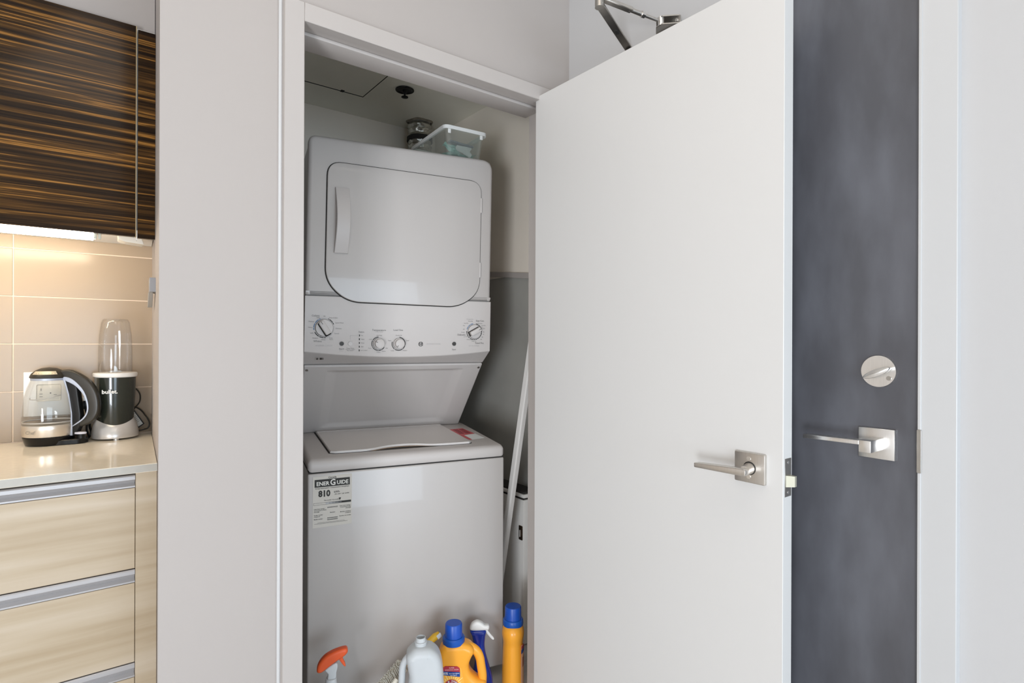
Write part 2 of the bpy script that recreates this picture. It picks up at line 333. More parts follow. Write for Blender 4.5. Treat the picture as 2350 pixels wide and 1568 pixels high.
# ------------------------------------------------------------------ doors
d1 = bmesh.new(); bbox(d1, 1.214, 1.252, 0.627, 1.466, 0.012, 2.05, 0.0012, 1)
d1 = struct(fin('door_1', d1, DOORW), 'white closet door standing open with a nickel lever')
h = pris('lever_handle', roundpoly([(0.6635, 0.9245), (0.7355, 0.9245), (0.7355, 0.992), (0.6635, 0.992)], 0.003, 3), 1.2045, 1.2145, NICK, d1, 'x', 0.0012, 2)
h['label'] = 'square brushed nickel lever handle'
for z in (0.938, 0.979):
    s = cylo('screw', (1.2035, 0.701, z), (1.2055, 0.701, z), 0.0048, NICKB, h, 20)
cylo('neck_ring', (1.2040, 0.699, 0.9575), (1.2050, 0.699, 0.9575), 0.0150, DARK, h, 28)
cylo('neck', (1.2048, 0.699, 0.9575), (1.163, 0.688, 0.9585), 0.0130, NICK, h, 28, 0.0105)
pr = roundpoly([(0.6755, 0.9505), (0.7, 0.9500), (0.804, 0.9490), (0.8045, 0.9595), (0.70, 0.9655), (0.6755, 0.9660)], [0.006, 0.001, 0.002, 0.002, 0.001, 0.006], 4)
pris('lever', pr, 1.147, 1.165, NICK, h, 'x', 0.0014, 2)
lp = box('latch_plate', 1.2205, 1.2475, 0.6262, 0.6275, 0.905, 0.988, NICKD, d1, 0.0004, 1)
bm = bmesh.new()
v = [(1.224, 0.627, 0.9265), (1.2435, 0.627, 0.9265), (1.2435, 0.627, 0.9515), (1.224, 0.627, 0.9515), (1.236, 0.6125, 0.9275), (1.2435, 0.6125, 0.9275), (1.2435, 0.6125, 0.9505), (1.236, 0.6125, 0.9505)]
vs = [bm.verts.new(p) for p in v]
for q in ((0, 1, 2, 3), (4, 5, 6, 7), (0, 1, 5, 4), (1, 2, 6, 5), (2, 3, 7, 6), (3, 0, 4, 7)): bm.faces.new([vs[i] for i in q])
fin('latch_bolt', bm, LATCHY, lp, False)
for z in (0.914, 0.979): cylo('screw', (1.234, 0.6258, z), (1.234, 0.6266, z), 0.0035, NICKB, lp, 16)
for z in (0.25, 1.03, 1.82): cylo('hinge', (1.2585, 1.4585, z-0.045), (1.2585, 1.4585, z+0.045), 0.006, NICKD, d1, 16)
# entry door
d2 = bmesh.new(); bbox(d2, 1.3745, 1.42, 0.424, 1.363, 0.008, 2.077, 0.001, 1)
d2 = struct(fin('door_2', d2, SLATE), 'dark slate grey entry door with lever and thumb-turn')
box('door_gap', 1.374, 1.376, 0.4180, 0.4242, 0.0, 2.08, DARK, d2)
h = pris('entry_lever', [(0.4685, 0.9915), (0.5385, 0.9915), (0.5385, 1.0565), (0.4685, 1.0565)], 1.3665, 1.3748, NICKB, d2, 'x', 0.0008, 2)
h['label'] = 'square rosette with a thin flat lever'
box('lever_block', 1.300, 1.3667, 0.4890, 0.5120, 1.0125, 1.0375, NICKB, h, 0.001, 2)
pris('lever', roundpoly([(0.5115, 1.0275), (0.6265, 1.0265), (0.6265, 1.0350), (0.5115, 1.0365)], 0.0008, 2), 1.300, 1.322, NICKB, h, 'x', 0.0008, 2)
bm = bmesh.new(); cyl(bm, (1.368, 0.5005, 1.1790), (1.3748, 0.5005, 1.1790), 0.0335, 48, 0.0350)
db = fin('deadbolt_plate', bm, NICKB, d2); db['label'] = 'round nickel deadbolt plate with thumb-turn'
M = Matrix.Translation((1.3665, 0.4985, 1.1765)) @ Matrix.Rotation(math.radians(-24), 4, 'X')
bm = bmesh.new(); prism(bm, spline([(-0.028, 0.0), (-0.018, -0.0065), (0, -0.0085), (0.018, -0.0065), (0.028, 0.0), (0.018, 0.0055), (0, 0.007), (-0.018, 0.0055)], 4), -0.018, 0.0015, 'x', 0.0025, 2); bmesh.ops.transform(bm, matrix=M, verts=bm.verts)
fin('thumb_turn', bm, NICKB, db)
cylo('screw', (1.366, 0.4800, 1.1650), (1.3685, 0.4800, 1.1650), 0.0048, NICKD, db, 18)

# ------------------------------------------------------------------ door closer arm above the white door
dc = empty('door_closer', 'grey metal door closer arm folded above the open white door', 'door closer', (1.352, 1.20, 2.14))
def rel(o): # keep world placement under a moved empty
    o.matrix_parent_inverse = Matrix.Translation(-Vector(o.parent.location)) if True else o.matrix_parent_inverse
    return o
def bar(bm, p0, p1, w, t, up=(0, 0, 1)):
    p0 = Vector(p0); p1 = Vector(p1); d = (p1-p0).normalized(); s = d.cross(Vector(up)).normalized(); n = s.cross(d)
    g = bmesh.ops.create_cube(bm, size=1.0); L = (p1-p0).length; M = Matrix((( *[0]*4,),)*4)
    M = Matrix((d*L, s*w, n*t)).transposed().to_4x4(); M.translation = (p0+p1)/2
    bmesh.ops.transform(bm, matrix=M, verts=g['verts']); es = list({e for v_ in g['verts'] for e in v_.link_edges})
    bmesh.ops.bevel(bm, geom=es, offset=min(w, t)*0.18, segments=1, affect='EDGES')
bm = bmesh.new(); bar(bm, (1.112, 1.080, 2.145), (1.368, 1.196, 2.145), 0.023, 0.006)
cyl(bm, (1.118, 1.083, 2.137), (1.118, 1.083, 2.158), 0.0125, 24); ma = rel(fin('main_arm', bm, NICKD, dc))
M = Matrix.Translation((1.252, 1.1435, 2.1412)) @ Matrix.Rotation(math.radians(24.4), 4, 'Z')
bm = bmesh.new(); bbox(bm, -0.011, 0.011, -0.0055, 0.0055, -0.0012, 0.001, 0.0005, 1); bmesh.ops.transform(bm, matrix=M, verts=bm.verts); fin('arm_slot', bm, DARK, ma)
A = Vector((1.116, 1.078, 2.160)); B = Vector((1.322, 1.040, 2.150)); dd = (B-A)
bm = bmesh.new(); bar(bm, A, A+dd*0.50, 0.018, 0.011); cyl(bm, A+dd*0.46, A+dd*0.66, 0.0062, 20); rel(fin('forearm', bm, NICK, dc))
bm = bmesh.new(); cyl(bm, A+dd*0.66, A+dd*0.71, 0.0095, 6); rel(fin('adjusting_nut', bm, NICKB, dc))
bm = bmesh.new(); cyl(bm, A+dd*0.70, A+dd*0.93, 0.0048, 18); rel(fin('threaded_rod', bm, NICK, dc))
bm = bmesh.new(); cyl(bm, B+Vector((0, 0, -0.012)), B+Vector((0, 0, 0.012)), 0.0085, 20); rel(fin('pivot_joint', bm, NICKB, dc))
bm = bmesh.new(); bbox(bm, 1.348, 1.352, 0.995, 1.080, 2.128, 2.160, 0.001, 1)
prism(bm, [(1.349, 0.997), (1.349, 1.078), (1.315, 1.052), (1.315, 1.030)], 2.136, 2.140, 'z', 0.0008, 1)
prism(bm, [(1.349, 0.997), (1.349, 1.078), (1.315, 1.052), (1.315, 1.030)], 2.158, 2.162, 'z', 0.0008, 1)
br = rel(fin('wall_bracket', bm, NICKD, dc))
for y_ in (1.006, 1.068): s = cylo('screw', (1.3455, y_, 2.149), (1.3485, y_, 2.149), 0.0045, NICKB, br, 14)
bm = bmesh.new(); bbox(bm, 1.345, 1.374, 1.12, 1.36, 2.085, 2.138, 0.004, 2); rel(fin('closer_body', bm, NICKD, dc))

# ------------------------------------------------------------------ kitchen
uc = empty('upper_cabinet', 'high gloss dark zebra-striped wooden upper cabinet over the counter', 'cabinet', (0, 2.25, 1.553))
def relp(o): o.matrix_parent_inverse = Matrix.Translation(-Vector(o.parent.location)); return o
relp(pris('carcass', [(-1.75, 2.102), (0.1970, 2.102), (0.2180, 2.412), (-1.75, 2.412)], 1.575, 2.197, WHITE, uc))
relp(box('door', -0.456, 0.1460, 2.082, 2.101, 1.555, 2.196, ZEB, uc, 0.0008, 1))
relp(box('door', -1.75, -1.106, 2.082, 2.101, 1.555, 2.196, ZEB, uc, 0.0008, 1))
relp(box('door', -1.102, -0.460, 2.082, 2.101, 1.555, 2.196, ZEB, uc, 0.0008, 1))
e_ = relp(box('edge_band', 0.1463, 0.1485, 2.083, 2.100, 1.555, 2.196, mat('tan edging', (0.42, 0.32, 0.18), 0.4), uc)); e_['label'] = 'tan door edging'
e_ = relp(box('edge_band', 0.1490, 0.1512, 2.085, 2.101, 1.545, 1.575, WHITE, uc)); e_['label'] = 'white sliver at the door foot'
relp(box('end_panel', 0.1518, 0.1975, 2.084, 2.101, 1.552, 2.188, ZEB, uc, 0.0008, 1))
ul = empty('under_cabinet_lamp', 'glowing warm tube lamp under the dark upper cabinet', 'lamp', (-0.15, 2.14, 1.57))
relp(box('lamp_housing', -0.70, 0.066, 2.128, 2.160, 1.561, 1.5745, WHITE, ul, 0.001, 1))
relp(cylo('lamp_tube', (-0.69, 2.142, 1.5500), (0.044, 2.142, 1.5500), 0.0095, TUBE, ul, 20))
relp(box('tube_clip', 0.045, 0.052, 2.132, 2.152, 1.545, 1.562, mat('clear grey clip', (0.55, 0.57, 0.5), 0.3), ul, 0.001, 1))
relp(box('tube_clip', 0.056, 0.063, 2.132, 2.152, 1.545, 1.562, MC['clear grey clip'], ul, 0.001, 1))
dr = relp(pris('x', roundpoly([(0.108, 1.5745), (0.108, 1.5560), (0.122, 1.5490), (0.172, 1.5420), (0.170, 1.5745)], 0.0015, 2), 2.18, 2.24, CREAM, ul, 'y', 0.001, 1)) if False else None
drv = pris('lamp_transformer', roundpoly([(0.108, 1.5745), (0.109, 1.5560), (0.128, 1.5500), (0.176, 1.5460), (0.167, 1.5745)], 0.0015, 2), 2.175, 2.235, CREAM, None, 'y', 0.001, 1)
tag(drv, 'small cream plastic box under the cabinet right of the tube lamp', 'transformer')
bc = empty('base_cabinet', 'pale ash base cabinet with three drawers and aluminium pull rails', 'cabinet', (-0.2, 2.1, 0))
relp(pris('carcass', [(-1.75, 1.842), (0.1790, 1.842), (0.2170, 2.412), (-1.75, 2.412)], 0.09, 0.888, mat('dark carcass', (0.05, 0.045, 0.04), 0.7), bc))
relp(box('plinth', -1.75, 0.178, 1.88, 1.90, 0.0, 0.09, ASH, bc))
relp(box('filler_panel', 0.1303, 0.1790, 1.818, 1.842, 0.09, 0.888, ASH, bc, 0.0008, 1))
for zt_, zr, zb in ((0.8815, 0.8490, 0.6335), (0.6305, 0.5965, 0.3845), (0.3815, 0.3455, 0.10)):
  for xa, xb in ((-0.80, 0.1292), (-1.745, -0.804)):
    dw = relp(box('drawer', xa, xb, 1.820, 1.8405, zb, zr-0.0015, ASH, bc, 0.0008, 1))
    bm = bmesh.new(); prism(bm, [(1.819, zr+0.004), (1.819, zr), (1.842, zr), (1.842, zt_), (1.821, zt_), (1.8185, zt_-0.003), (1.8185, zt_-0.012), (1.824, zt_-0.014), (1.832, zr+0.010)], xa, xb, 'x')
    hr = fin('pull_rail', bm, ALU, dw, False); hr['label'] = 'brushed aluminium pull rail'
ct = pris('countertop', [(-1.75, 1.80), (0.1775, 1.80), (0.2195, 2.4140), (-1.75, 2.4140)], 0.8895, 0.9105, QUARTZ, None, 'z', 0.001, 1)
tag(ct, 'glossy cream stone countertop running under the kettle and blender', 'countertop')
ct.data.materials.append(QUARTZ_SHADE)
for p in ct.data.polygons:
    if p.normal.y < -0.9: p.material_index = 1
# outlet plate
op = empty('outlet_plate', 'white double socket plate on the tiles behind the glass kettle', 'wall outlet', (-0.07, 2.418, 1.06))
relp(box('plate', -0.130, -0.008, 2.4125, 2.4187, 0.992, 1.136, WHITE, op, 0.002, 2))
o_ = relp(box('socket', -0.098, -0.036, 2.4105, 2.4127, 1.040, 1.095, CREAM, op, 0.004, 2))
bm = bmesh.new()
for (x, z, w, h_) in ((-0.086, 1.078, 0.0015, 0.008), (-0.086, 1.055, 0.008, 0.0015), (-0.050, 1.060, 0.008, 0.0015), (-0.086, 1.064, 0.008, 0.0015)): bbox(bm, x-w/2, x+w/2, 2.4098, 2.411, z-h_/2, z+h_/2)
sl = fin('socket_slot', bm, PRINTG, o_, False)
cylo('socket_slot', (-0.062, 2.4098, 1.066), (-0.062, 2.411, 1.066), 0.0022, PRINTG, o_, 12)
# bracket on the niche side wall
wb = empty('wall_bracket_holder', 'small grey hook holder on the side wall beside the blender', 'wall hook', (0.19, 2.06, 1.40))
def skew(bm): 
    for v_ in bm.verts: v_.co.x += (v_.co.y-2.06)*0.066
bm = bmesh.new(); bbox(bm, 0.180, 0.2005, 2.015, 2.10, 1.385, 1.428, 0.0015, 1); skew(bm); relp(fin('mounting_block', bm, mat('grey metal paint', (0.30, 0.30, 0.31), 0.4), wb))
bm = bmesh.new(); prism(bm, [(2.03, 1.3845), (2.095, 1.3845), (2.165, 1.345), (2.125, 1.345)], 0.178, 0.190, 'x', 0.001, 1); skew(bm); relp(fin('hook_arm', bm, mat('pale grey plastic', (0.38, 0.37, 0.35), 0.4), wb))

# ------------------------------------------------------------------ glass kettle
KX, KY = -0.063, 2.338
kt = empty('electric_kettle', 'glass electric kettle with black handle on the cream counter', 'kettle', (KX, KY, 0.9105), math.radians(-25))
def loc(prof): return prof
kb = [(0, 0.0), (0.056, 0.0), (0.060, 0.003), (0.0655, 0.020), (0.0665, 0.024), (0.064, 0.026), (0, 0.026)]
b1 = bmesh.new(); lat(b1, kb, 0, 0, 48, 1, 1)
prism(b1, spline([(0.03, -0.040), (0.075, -0.032), (0.100, -0.018), (0.106, 0.002), (0.100, 0.018), (0.075, 0.032), (0.03, 0.040)], 4), 0.0, 0.016, 'z', 0.002, 1)
fin('power_base', b1, BLACK, kt)
sb = lathe('steel_band', [(0.0, 0.0268), (0.0640, 0.0268), (0.0668, 0.029), (0.0690, 0.050), (0.0693, 0.062), (0.0685, 0.064), (0.0, 0.064)], mat('kettle silver', (0.70, 0.64, 0.56), 0.3, 0.7), kt)
txt('lettering', [('Chef', 0, 0, 0.015)], 0, PRINTG, sb, Matrix.Translation((-0.0175, -0.0680, 0.044)) @ Matrix.Rotation(math.radians(-15), 4, 'Z'))
lathe('glass_body', [(0.0, 0.065), (0.066, 0.065), (0.0690, 0.068), (0.0695, 0.085), (0.0688, 0.115), (0.0640, 0.150), (0.0560, 0.180), (0.0450, 0.208), (0.0430, 0.2085), (0.0535, 0.180), (0.0618, 0.150), (0.0668, 0.115), (0.0675, 0.085), (0.0668, 0.0695), (0.0, 0.0690)], GLASS, kt, 0, 0, 48)
tube('heating_rim', [(0.0655*math.cos(a), 0.0655*math.sin(a), 0.072) for a in [2*PI*i/40 for i in range(40)]], 0.0022, SILV, kt, 2, None, True)
lathe('glass_collar', [(0.041, 0.202), (0.0465, 0.202), (0.0475, 0.209), (0.041, 0.209)], SILVB, kt)
ld = lathe('lid', [(0.0, 0.2085), (0.046, 0.2085), (0.0490, 0.211), (0.0485, 0.215), (0.044, 0.224), (0.034, 0.233), (0.020, 0.240), (0.0, 0.2425)], BLACKM, kt, -0.001, 0)
bm = bmesh.new()
for i in range(9):
    a = math.radians(-125+i*11)
    for r_, z_ in ((0.0462, 0.2215), (0.0375, 0.2315)): bm.verts.new((r_*math.cos(a)-0.001, r_*math.sin(a), z_))
bm.verts.ensure_lookup_table()
for i in range(8): bm.faces.new([bm.verts[2*i], bm.verts[2*i+2], bm.verts[2*i+3], bm.verts[2*i+1]])
fin('lid_band', bm, mat('pale gold band', (0.66, 0.60, 0.46), 0.3, 0.4), ld)
KM = Matrix.Diagonal((1.07, 1, 1, 1)) @ Matrix.Translation((0, 0, -0.9105)) @ Matrix.Translation((-KX, 0, 0)) @ XZ
ho = spline([(-0.032, 1.141), (-0.008, 1.145), (0.018, 1.132), (0.044, 1.110), (0.062, 1.079), (0.070, 1.042), (0.068, 1.004), (0.053, 0.977), (0.028, 0.965), (0.006, 0.961), (0.003, 0.968), (0.026, 0.987), (0.039, 1.008), (0.040, 1.035), (0.031, 1.064), (0.014, 1.092), (-0.006, 1.108), (-0.022, 1.120)], 4)
hn = shape2d('handle', [ho], 0.006, 0.006, KM, BLACKM, kt)
si = spline([(-0.022, 1.122), (-0.006, 1.120), (0.013, 1.105), (0.033, 1.076), (0.0435, 1.040), (0.0435, 1.010), (0.032, 0.987), (0.006, 0.966), (0.005, 0.969), (0.028, 0.989), (0.0395, 1.010), (0.0395, 1.036), (0.0305, 1.066), (0.012, 1.092), (-0.004, 1.104), (-0.014, 1.110)], 3)
g_ = shape2d('grip_inlay', [si], 0.0135, 0.0008, KM, SILVB, hn); g_['label'] = 'blue-grey grip inlay'
bm = bmesh.new(); cyl(bm, (0.112, -0.006, 0.192), (0.1165, -0.006, 0.187), 0.004, 16); fin('lid_button', bm, SILV, hn)
stp = roundpoly([(-0.022, 1.120), (-0.004, 1.118), (0.014, 1.090), (0.024, 1.000), (0.022, 0.965), (0.010, 0.935), (-0.004, 0.934), (0.000, 0.985), (-0.002, 1.010), (-0.010, 1.066)], 0.004, 2)
shape2d('handle_strut', [stp], 0.010, 0.003, KM, BLACK, kt)
stp2 = roundpoly([(-0.0225, 1.119), (-0.0175, 1.119), (-0.0055, 1.066), (0.0020, 1.007), (0.0035, 0.936), (-0.0035, 0.936), (-0.001, 1.007), (-0.0100, 1.066)], 0.001, 2)
shape2d('strut_edge', [stp2], 0.0135, 0.0006, KM, SILVB, kt)
sw = bmesh.new(); lat(sw, [(0, 0.0), (0.016, 0.0), (0.017, 0.003), (0.016, 0.006), (0, 0.0075)], 0, 0, 28, 1, 0.55); bmesh.ops.transform(sw, matrix=Matrix.Translation((0.092, -0.010, 0.030)), verts=sw.verts)
o_ = fin('power_switch', sw, mat('pale lilac plastic', (0.66, 0.67, 0.76), 0.3), kt)
bm = bmesh.new(); cyl(bm, (0.092, -0.006, 0.012), (0.092, -0.006, 0.032), 0.012, 20); fin('switch_stem', bm, BLACK, kt)
tube('water_guide', [(0.048*math.cos(a), 0.048*math.sin(a)-0.0, 0.155+0.012*math.sin(a*1.0+0.6)) for a in [math.radians(195+i*6) for i in range(24)]], 0.0015, SILV, kt, 2)

# ------------------------------------------------------------------ bullet blender
BX, BY = 0.110, 2.346
bl = empty('blender', 'black and silver bullet blender with a clear upturned cup beside the kettle', 'blender', (BX, BY, 0.9105))
prof = []
def wav(a, z):
    return 1.0
bm = bmesh.new(); SEG = 64; rings = []
for k_, (r_, zf) in enumerate([(0.052, 0), (0.0660, 0), (0.0665, 0.12), (0.0655, 0.35), (0.0605, 0.70), (0.0540, 0.95), (0.0515, 1.0), (0.046, 0.98)]):
    ring = []
    for i in range(SEG):
        a = 2*PI*i/SEG; top = 0.052 + 0.009*math.cos(2*a)       # front and back dip, sides rise
        ring.append(bm.verts.new((r_*math.cos(a), r_*math.sin(a), 0.006 + zf*top)))
    rings.append(ring)
for A_, B_ in zip(rings, rings[1:]):
    for i in range(SEG): bm.faces.new((A_[i], A_[(i+1) % SEG], B_[(i+1) % SEG], B_[i]))
bm.faces.new(rings[0]); fin('base_skirt', bm, mat('silver skirt', (0.66, 0.65, 0.64), 0.3, 0.45), bl)
for ax, ay in ((0.0, -0.055), (-0.045, 0.03), (0.045, 0.03)): cylo('foot', (ax, ay, 0.0), (ax, ay, 0.008), 0.008, SILV, bl, 16)
mb = lathe('motor_body', [(0.0, 0.035), (0.050, 0.035), (0.0515, 0.06), (0.0545, 0.11), (0.0575, 0.160), (0.0585, 0.206), (0.0, 0.206)], mat('green black gloss', (0.020, 0.024, 0.018), 0.18, coat=0.4), bl)
txt('lettering', [('bullet.', -0.018, 0.160, 0.0175)], -0.0605, WHITE, mb, bold=0.03)
lathe('cup_ring', [(0.0, 0.2062), (0.0600, 0.2062), (0.0625, 0.209), (0.0630, 0.2175), (0.0615, 0.2205), (0.046, 0.2215), (0.0, 0.2215)], WHITE, bl)
lathe('clear_cup', [(0.0470, 0.2218), (0.0480, 0.225), (0.0475, 0.30), (0.0455, 0.345), (0.0400, 0.388), (0.0355, 0.3985), (0.0330, 0.4005), (0.0, 0.4005), (0.0, 0.3985), (0.0325, 0.3983), (0.0345, 0.3965), (0.0385, 0.387), (0.0440, 0.345), (0.0460, 0.30), (0.0462, 0.2218)], GLASSP, bl, 0, 0, 48, 1, 1, lambda a, z: 1+0.012*(1 if math.cos(6*a) > 0.86 else 0)*(1 if z < 0.39 else 0))
pris('blade', [(-0.005, 0.2225), (0.006, 0.2225), (0.004, 0.236), (-0.001, 0.243), (-0.005, 0.243)], -0.012, -0.010, NICKD, bl, 'y')
pris('blade', [(-0.022, 0.2225), (0.022, 0.2225), (0.014, 0.2265), (-0.014, 0.2265)], -0.003, -0.001, NICKD, bl, 'y')
tube('power_cord', [(x-BX, 0.045, z-0.9105) for x, z in spline([(0.160, 1.073), (0.172, 1.069), (0.183, 1.050), (0.182, 1.024), (0.167, 1.002), (0.160, 0.995)], 6, False)], 0.0022, BLACKM, bl, 2)
tube('power_cord', [(x-BX, 0.048-(0.008 if x > .2 else 0), z-0.9105) for x, z in spline([(0.164, 1.006), (0.172, 1.005), (0.190, 0.990), (0.210, 0.953), (0.207, 0.932), (0.190, 0.924), (0.165, 0.924)], 6, False)], 0.0026, BLACKM, bl, 2)
tg = pris('warning_tag', [(0.163-BX, 0.086), (0.167-BX, 0.0865), (0.198-BX, 0.034), (0.180-BX, 0.020), (0.160-BX, 0.05)], 0.058, 0.0588, BLACK, bl, 'y')
pris('tag_paper', [(0.160-BX, 0.081), (0.165-BX, 0.0815), (0.193-BX, 0.035), (0.180-BX, 0.0255), (0.160-BX, 0.055)], 0.0572, 0.0579, PAPER, tg, 'y')
bm = bmesh.new()
for i in range(6):
    t_ = i/6; x_ = 0.167-BX+0.017*t_; z_ = 0.071-0.030*t_
    prism(bm, [(x_-0.006, z_-0.0045), (x_-0.0055, z_-0.0055), (x_+0.003, z_+0.0004), (x_+0.0025, z_+0.0014)], 0.0566, 0.0571, 'y')
fin('tag_print', bm, PRINTG, tg, False)
# coiled kettle cord and plug between kettle and blender
cd = empty('power_plug', 'black plug and coiled cord between kettle handle and blender', 'plug', (0.035, 2.375, 0.9105))
bm = bmesh.new(); bbox(bm, -0.014, 0.012, -0.012, 0.012, 0.100, 0.128, 0.004, 2); fin('plug_body', bm, BLACK, cd)
pris('prong', [(-0.010, 0.128), (-0.005, 0.128), (-0.008, 0.141), (-0.012, 0.139)], -0.003, -0.001, NICKD, cd, 'y')
tube('cord', spline([(0.004, 0, 0.102), (0.010, 0, 0.075), (0.006, -0.004, 0.045), (0.010, -0.002, 0.020), (0.002, 0.0, 0.004), (-0.010, 0.004, 0.003)], 6, False), 0.0035, BLACK, cd, 2)
tube('cord', spline([(-0.006, 0.005, 0.10), (0.000, 0.004, 0.070), (-0.002, 0.004, 0.03), (0.004, 0.006, 0.004), (-0.012, 0.012, 0.003)], 6, False), 0.003, BLACK, cd, 2)

# ------------------------------------------------------------------ stacked washer and dryer (local x along its front, y inward)
WR = math.radians(-12.53)
wm = empty('washer_dryer', 'white stacked washer with dryer above standing in the closet', 'washer dryer', (0.593, 1.85, 0), WR)
def tap(o):
    for v_ in o.data.vertices:
        if v_.co.z > 1.15: v_.co.x += (v_.co.z-1.30)/0.7*0.012
    return o
bm = bmesh.new(); bbox(bm, 0.0, 0.686, 0.0, 0.70, 0.046, 0.813, 0.006, 3); wbdy = fin('washer_body', bm, APPL, wm)
box('toe_recess', 0.03, 0.656, 0.05, 0.68, 0.0, 0.05, DARK, wm)
bm = bmesh.new(); prism(bm, [(0.0, 0.8175), (-0.003, 0.822), (-0.003, 0.846), (0.003, 0.854), (0.018, 0.8595), (0.43, 0.882), (0.70, 0.882), (0.70, 0.8175)], 0.0, 0.686, 'x', 0.014, 4)
wt = fin('washer_top', bm, APPLP, wm)
box('seam_gap', 0.004, 0.682, 0.003, 0.69, 0.812, 0.819, DARK, wm)
for i_ in (0,):
    pass
# side panel press marks seen left
def ztop(y): return 0.8595 + (y-0.018)*(0.882-0.8595)/0.412
def slab(name, pts, z0, z1, m, parent):   # follows the sloping top
    bm = bmesh.new(); v0 = [bm.verts.new((x, y, ztop(y)+z0)) for x, y in pts]; v1 = [bm.verts.new((x, y, ztop(y)+z1)) for x, y in pts]; n = len(pts)
    bm.faces.new(v0); bm.faces.new(v1)
    for i in range(n): bm.faces.new((v0[i], v0[(i+1) % n], v1[(i+1) % n], v1[i]))
    bmesh.ops.recalc_face_normals(bm, faces=bm.faces)
    if z1-z0 > 0.003:
        es = [e for e in bm.edges if all(v_ in v1 for v_ in e.verts)]; bmesh.ops.bevel(bm, geom=es, offset=0.002, segments=2, affect='EDGES')
    return fin(name, bm, m, parent)
LL, LR, LF, LB = 0.080, 0.580, 0.056, 0.418
front = [(LL+0.012, LF+0.002), (0.18, LF+0.001), (0.215, LF+0.006), (0.27, LF+0.030), (0.325, LF+0.038), (0.375, LF+0.030), (0.43, LF+0.006), (0.49, LF), (LR-0.010, LF)]
fr = spline(front, 5, False)
lid_pts = [(LL-0.014, LB), (LL-0.003, LF+0.012)] + [(x, y) for x, y in fr] + [(LR+0.0, LF+0.010), (LR-0.012, LB)]
out_pts = [(LL-0.020, LB+0.004), (LL-0.008, LF+0.010), (LL+0.008, LF-0.0015), (0.335, LF-0.0025), (LR-0.006, LF-0.002), (LR+0.0035, LF+0.008), (LR-0.009, LB+0.004)]
ldg = slab('lid_gap_shade', out_pts, 0.0002, 0.0008, DARK, wm)  # dark plate under the lid, painting the shaded gap around it
lid = slab('washer_lid', lid_pts, 0.001, 0.0075, APPL_LIT, wm)
sc = slab('scoop_shade', [(0.210, LF), (0.27, LF+0.028), (0.325, LF+0.036), (0.38, LF+0.028), (0.44, LF), (0.335, LF-0.001)], 0.0009, 0.0013, mat('warm shadowed lip', (0.40, 0.27, 0.17), 0.6), lid)  # flat brown and dark slabs painting the shade inside the scoop
sc2 = slab('scoop_shade', [(0.225, LF-0.0012), (0.27, LF+0.016), (0.325, LF+0.022), (0.38, LF+0.016), (0.445, LF-0.0012)], 0.0014, 0.0018, DARK, lid); sc2['label'] = 'painted dark opening under the lid lip'
slab('hinge_gap', [(0.0, LB+0.004), (0.657, LB+0.004), (0.657, LB+0.020), (0.0, LB+0.020)], 0.0003, 0.0012, DARK, wm)
rib = slab('lid_hinge_strip', [(LL-0.010, LB-0.028), (LR-0.014, LB-0.028), (LR-0.014, LB), (LL-0.012, LB)], 0.0076, 0.0090, APPLP, lid)
rs = slab('warning_label', [(0.568, 0.315), (0.592, 0.115), (0.603, 0.112), (0.600, 0.20), (0.652, 0.215), (0.640, 0.325)], 0.0004, 0.0009, PINK, wm)
slab('label_paper', [(0.604, 0.115), (0.602, 0.195), (0.6525, 0.210), (0.660, 0.128)], 0.0004, 0.0009, PAPER, rs)
bm = bmesh.new()
for i in range(5):
    for j in range(2):
        x0 = 0.592+j*0.026; y0 = 0.225+i*0.018
        vs = [bm.verts.new((x, y, ztop(y)+0.0012)) for x, y in ((x0, y0), (x0+0.021, y0+0.003), (x0+0.021, y0+0.012), (x0, y0+0.009))]; bm.faces.new(vs)
fin('label_print', bm, mat('maroon print', (0.16, 0.02, 0.03), 0.6), rs, False)
# dryer
bm = bmesh.new(); prism(bm, [(0.100, 1.205), (0.155, 1.158), (0.434, 0.884), (0.70, 0.884), (0.70, 1.918), (0.694, 1.924), (0.100, 1.924)], 0.004, 0.658, 'x', 0.004, 2)
dbd = tap(fin('dryer_body', bm, APPL, wm))
fp = shape2d('front_panel', [roundpoly([(-0.004, 1.3925), (0.662, 1.3925), (0.662, 1.930), (-0.004, 1.930)], [0.001, 0.001, 0.045, 0.028], 8)], 0.008, 0.014, Matrix.Translation((0, 0.102, 0)) @ XZ, APPL, wm, 5); tap(fp)
# control panel: bellied lower edge
bm = bmesh.new(); cols = []; n_ = 28
for i in range(n_+1):
    u_ = i/n_; x = -0.004+0.666*u_; zb = 1.183+0.019*(2*u_-1)**2; bulge = -0.004*(1-(2*u_-1)**2)
    cols.append([bm.verts.new(p) for p in ((x, 0.13, 1.3905), (x, 0.0815, 1.3905), (x, 0.0800, 1.389), (x, 0.0800+bulge, zb+0.004), (x, 0.0815+bulge, zb+0.0012), (x, 0.085+bulge, zb-0.0008), (x, 0.152, 1.1585), (x, 0.16, 1.20))])
for A_, B_ in zip(cols, cols[1:]):
    for j in range(8): bm.faces.new((A_[j], A_[(j+1) % 8], B_[(j+1) % 8], B_[j]))
bm.faces.new(cols[0]); bm.faces.new(cols[-1]); cp = tap(fin('control_panel', bm, APPLP, wm))
tap(box('panel_seam', 0.0, 0.658, 0.0845, 0.12, 1.3900, 1.3930, PRINTG, wm))
def ps(x, z):   # y on the bellied panel front
    u_ = (x+0.004)/0.666; return 0.0800-0.004*(1-(2*u_-1)**2)*((1.389-z)/0.2)
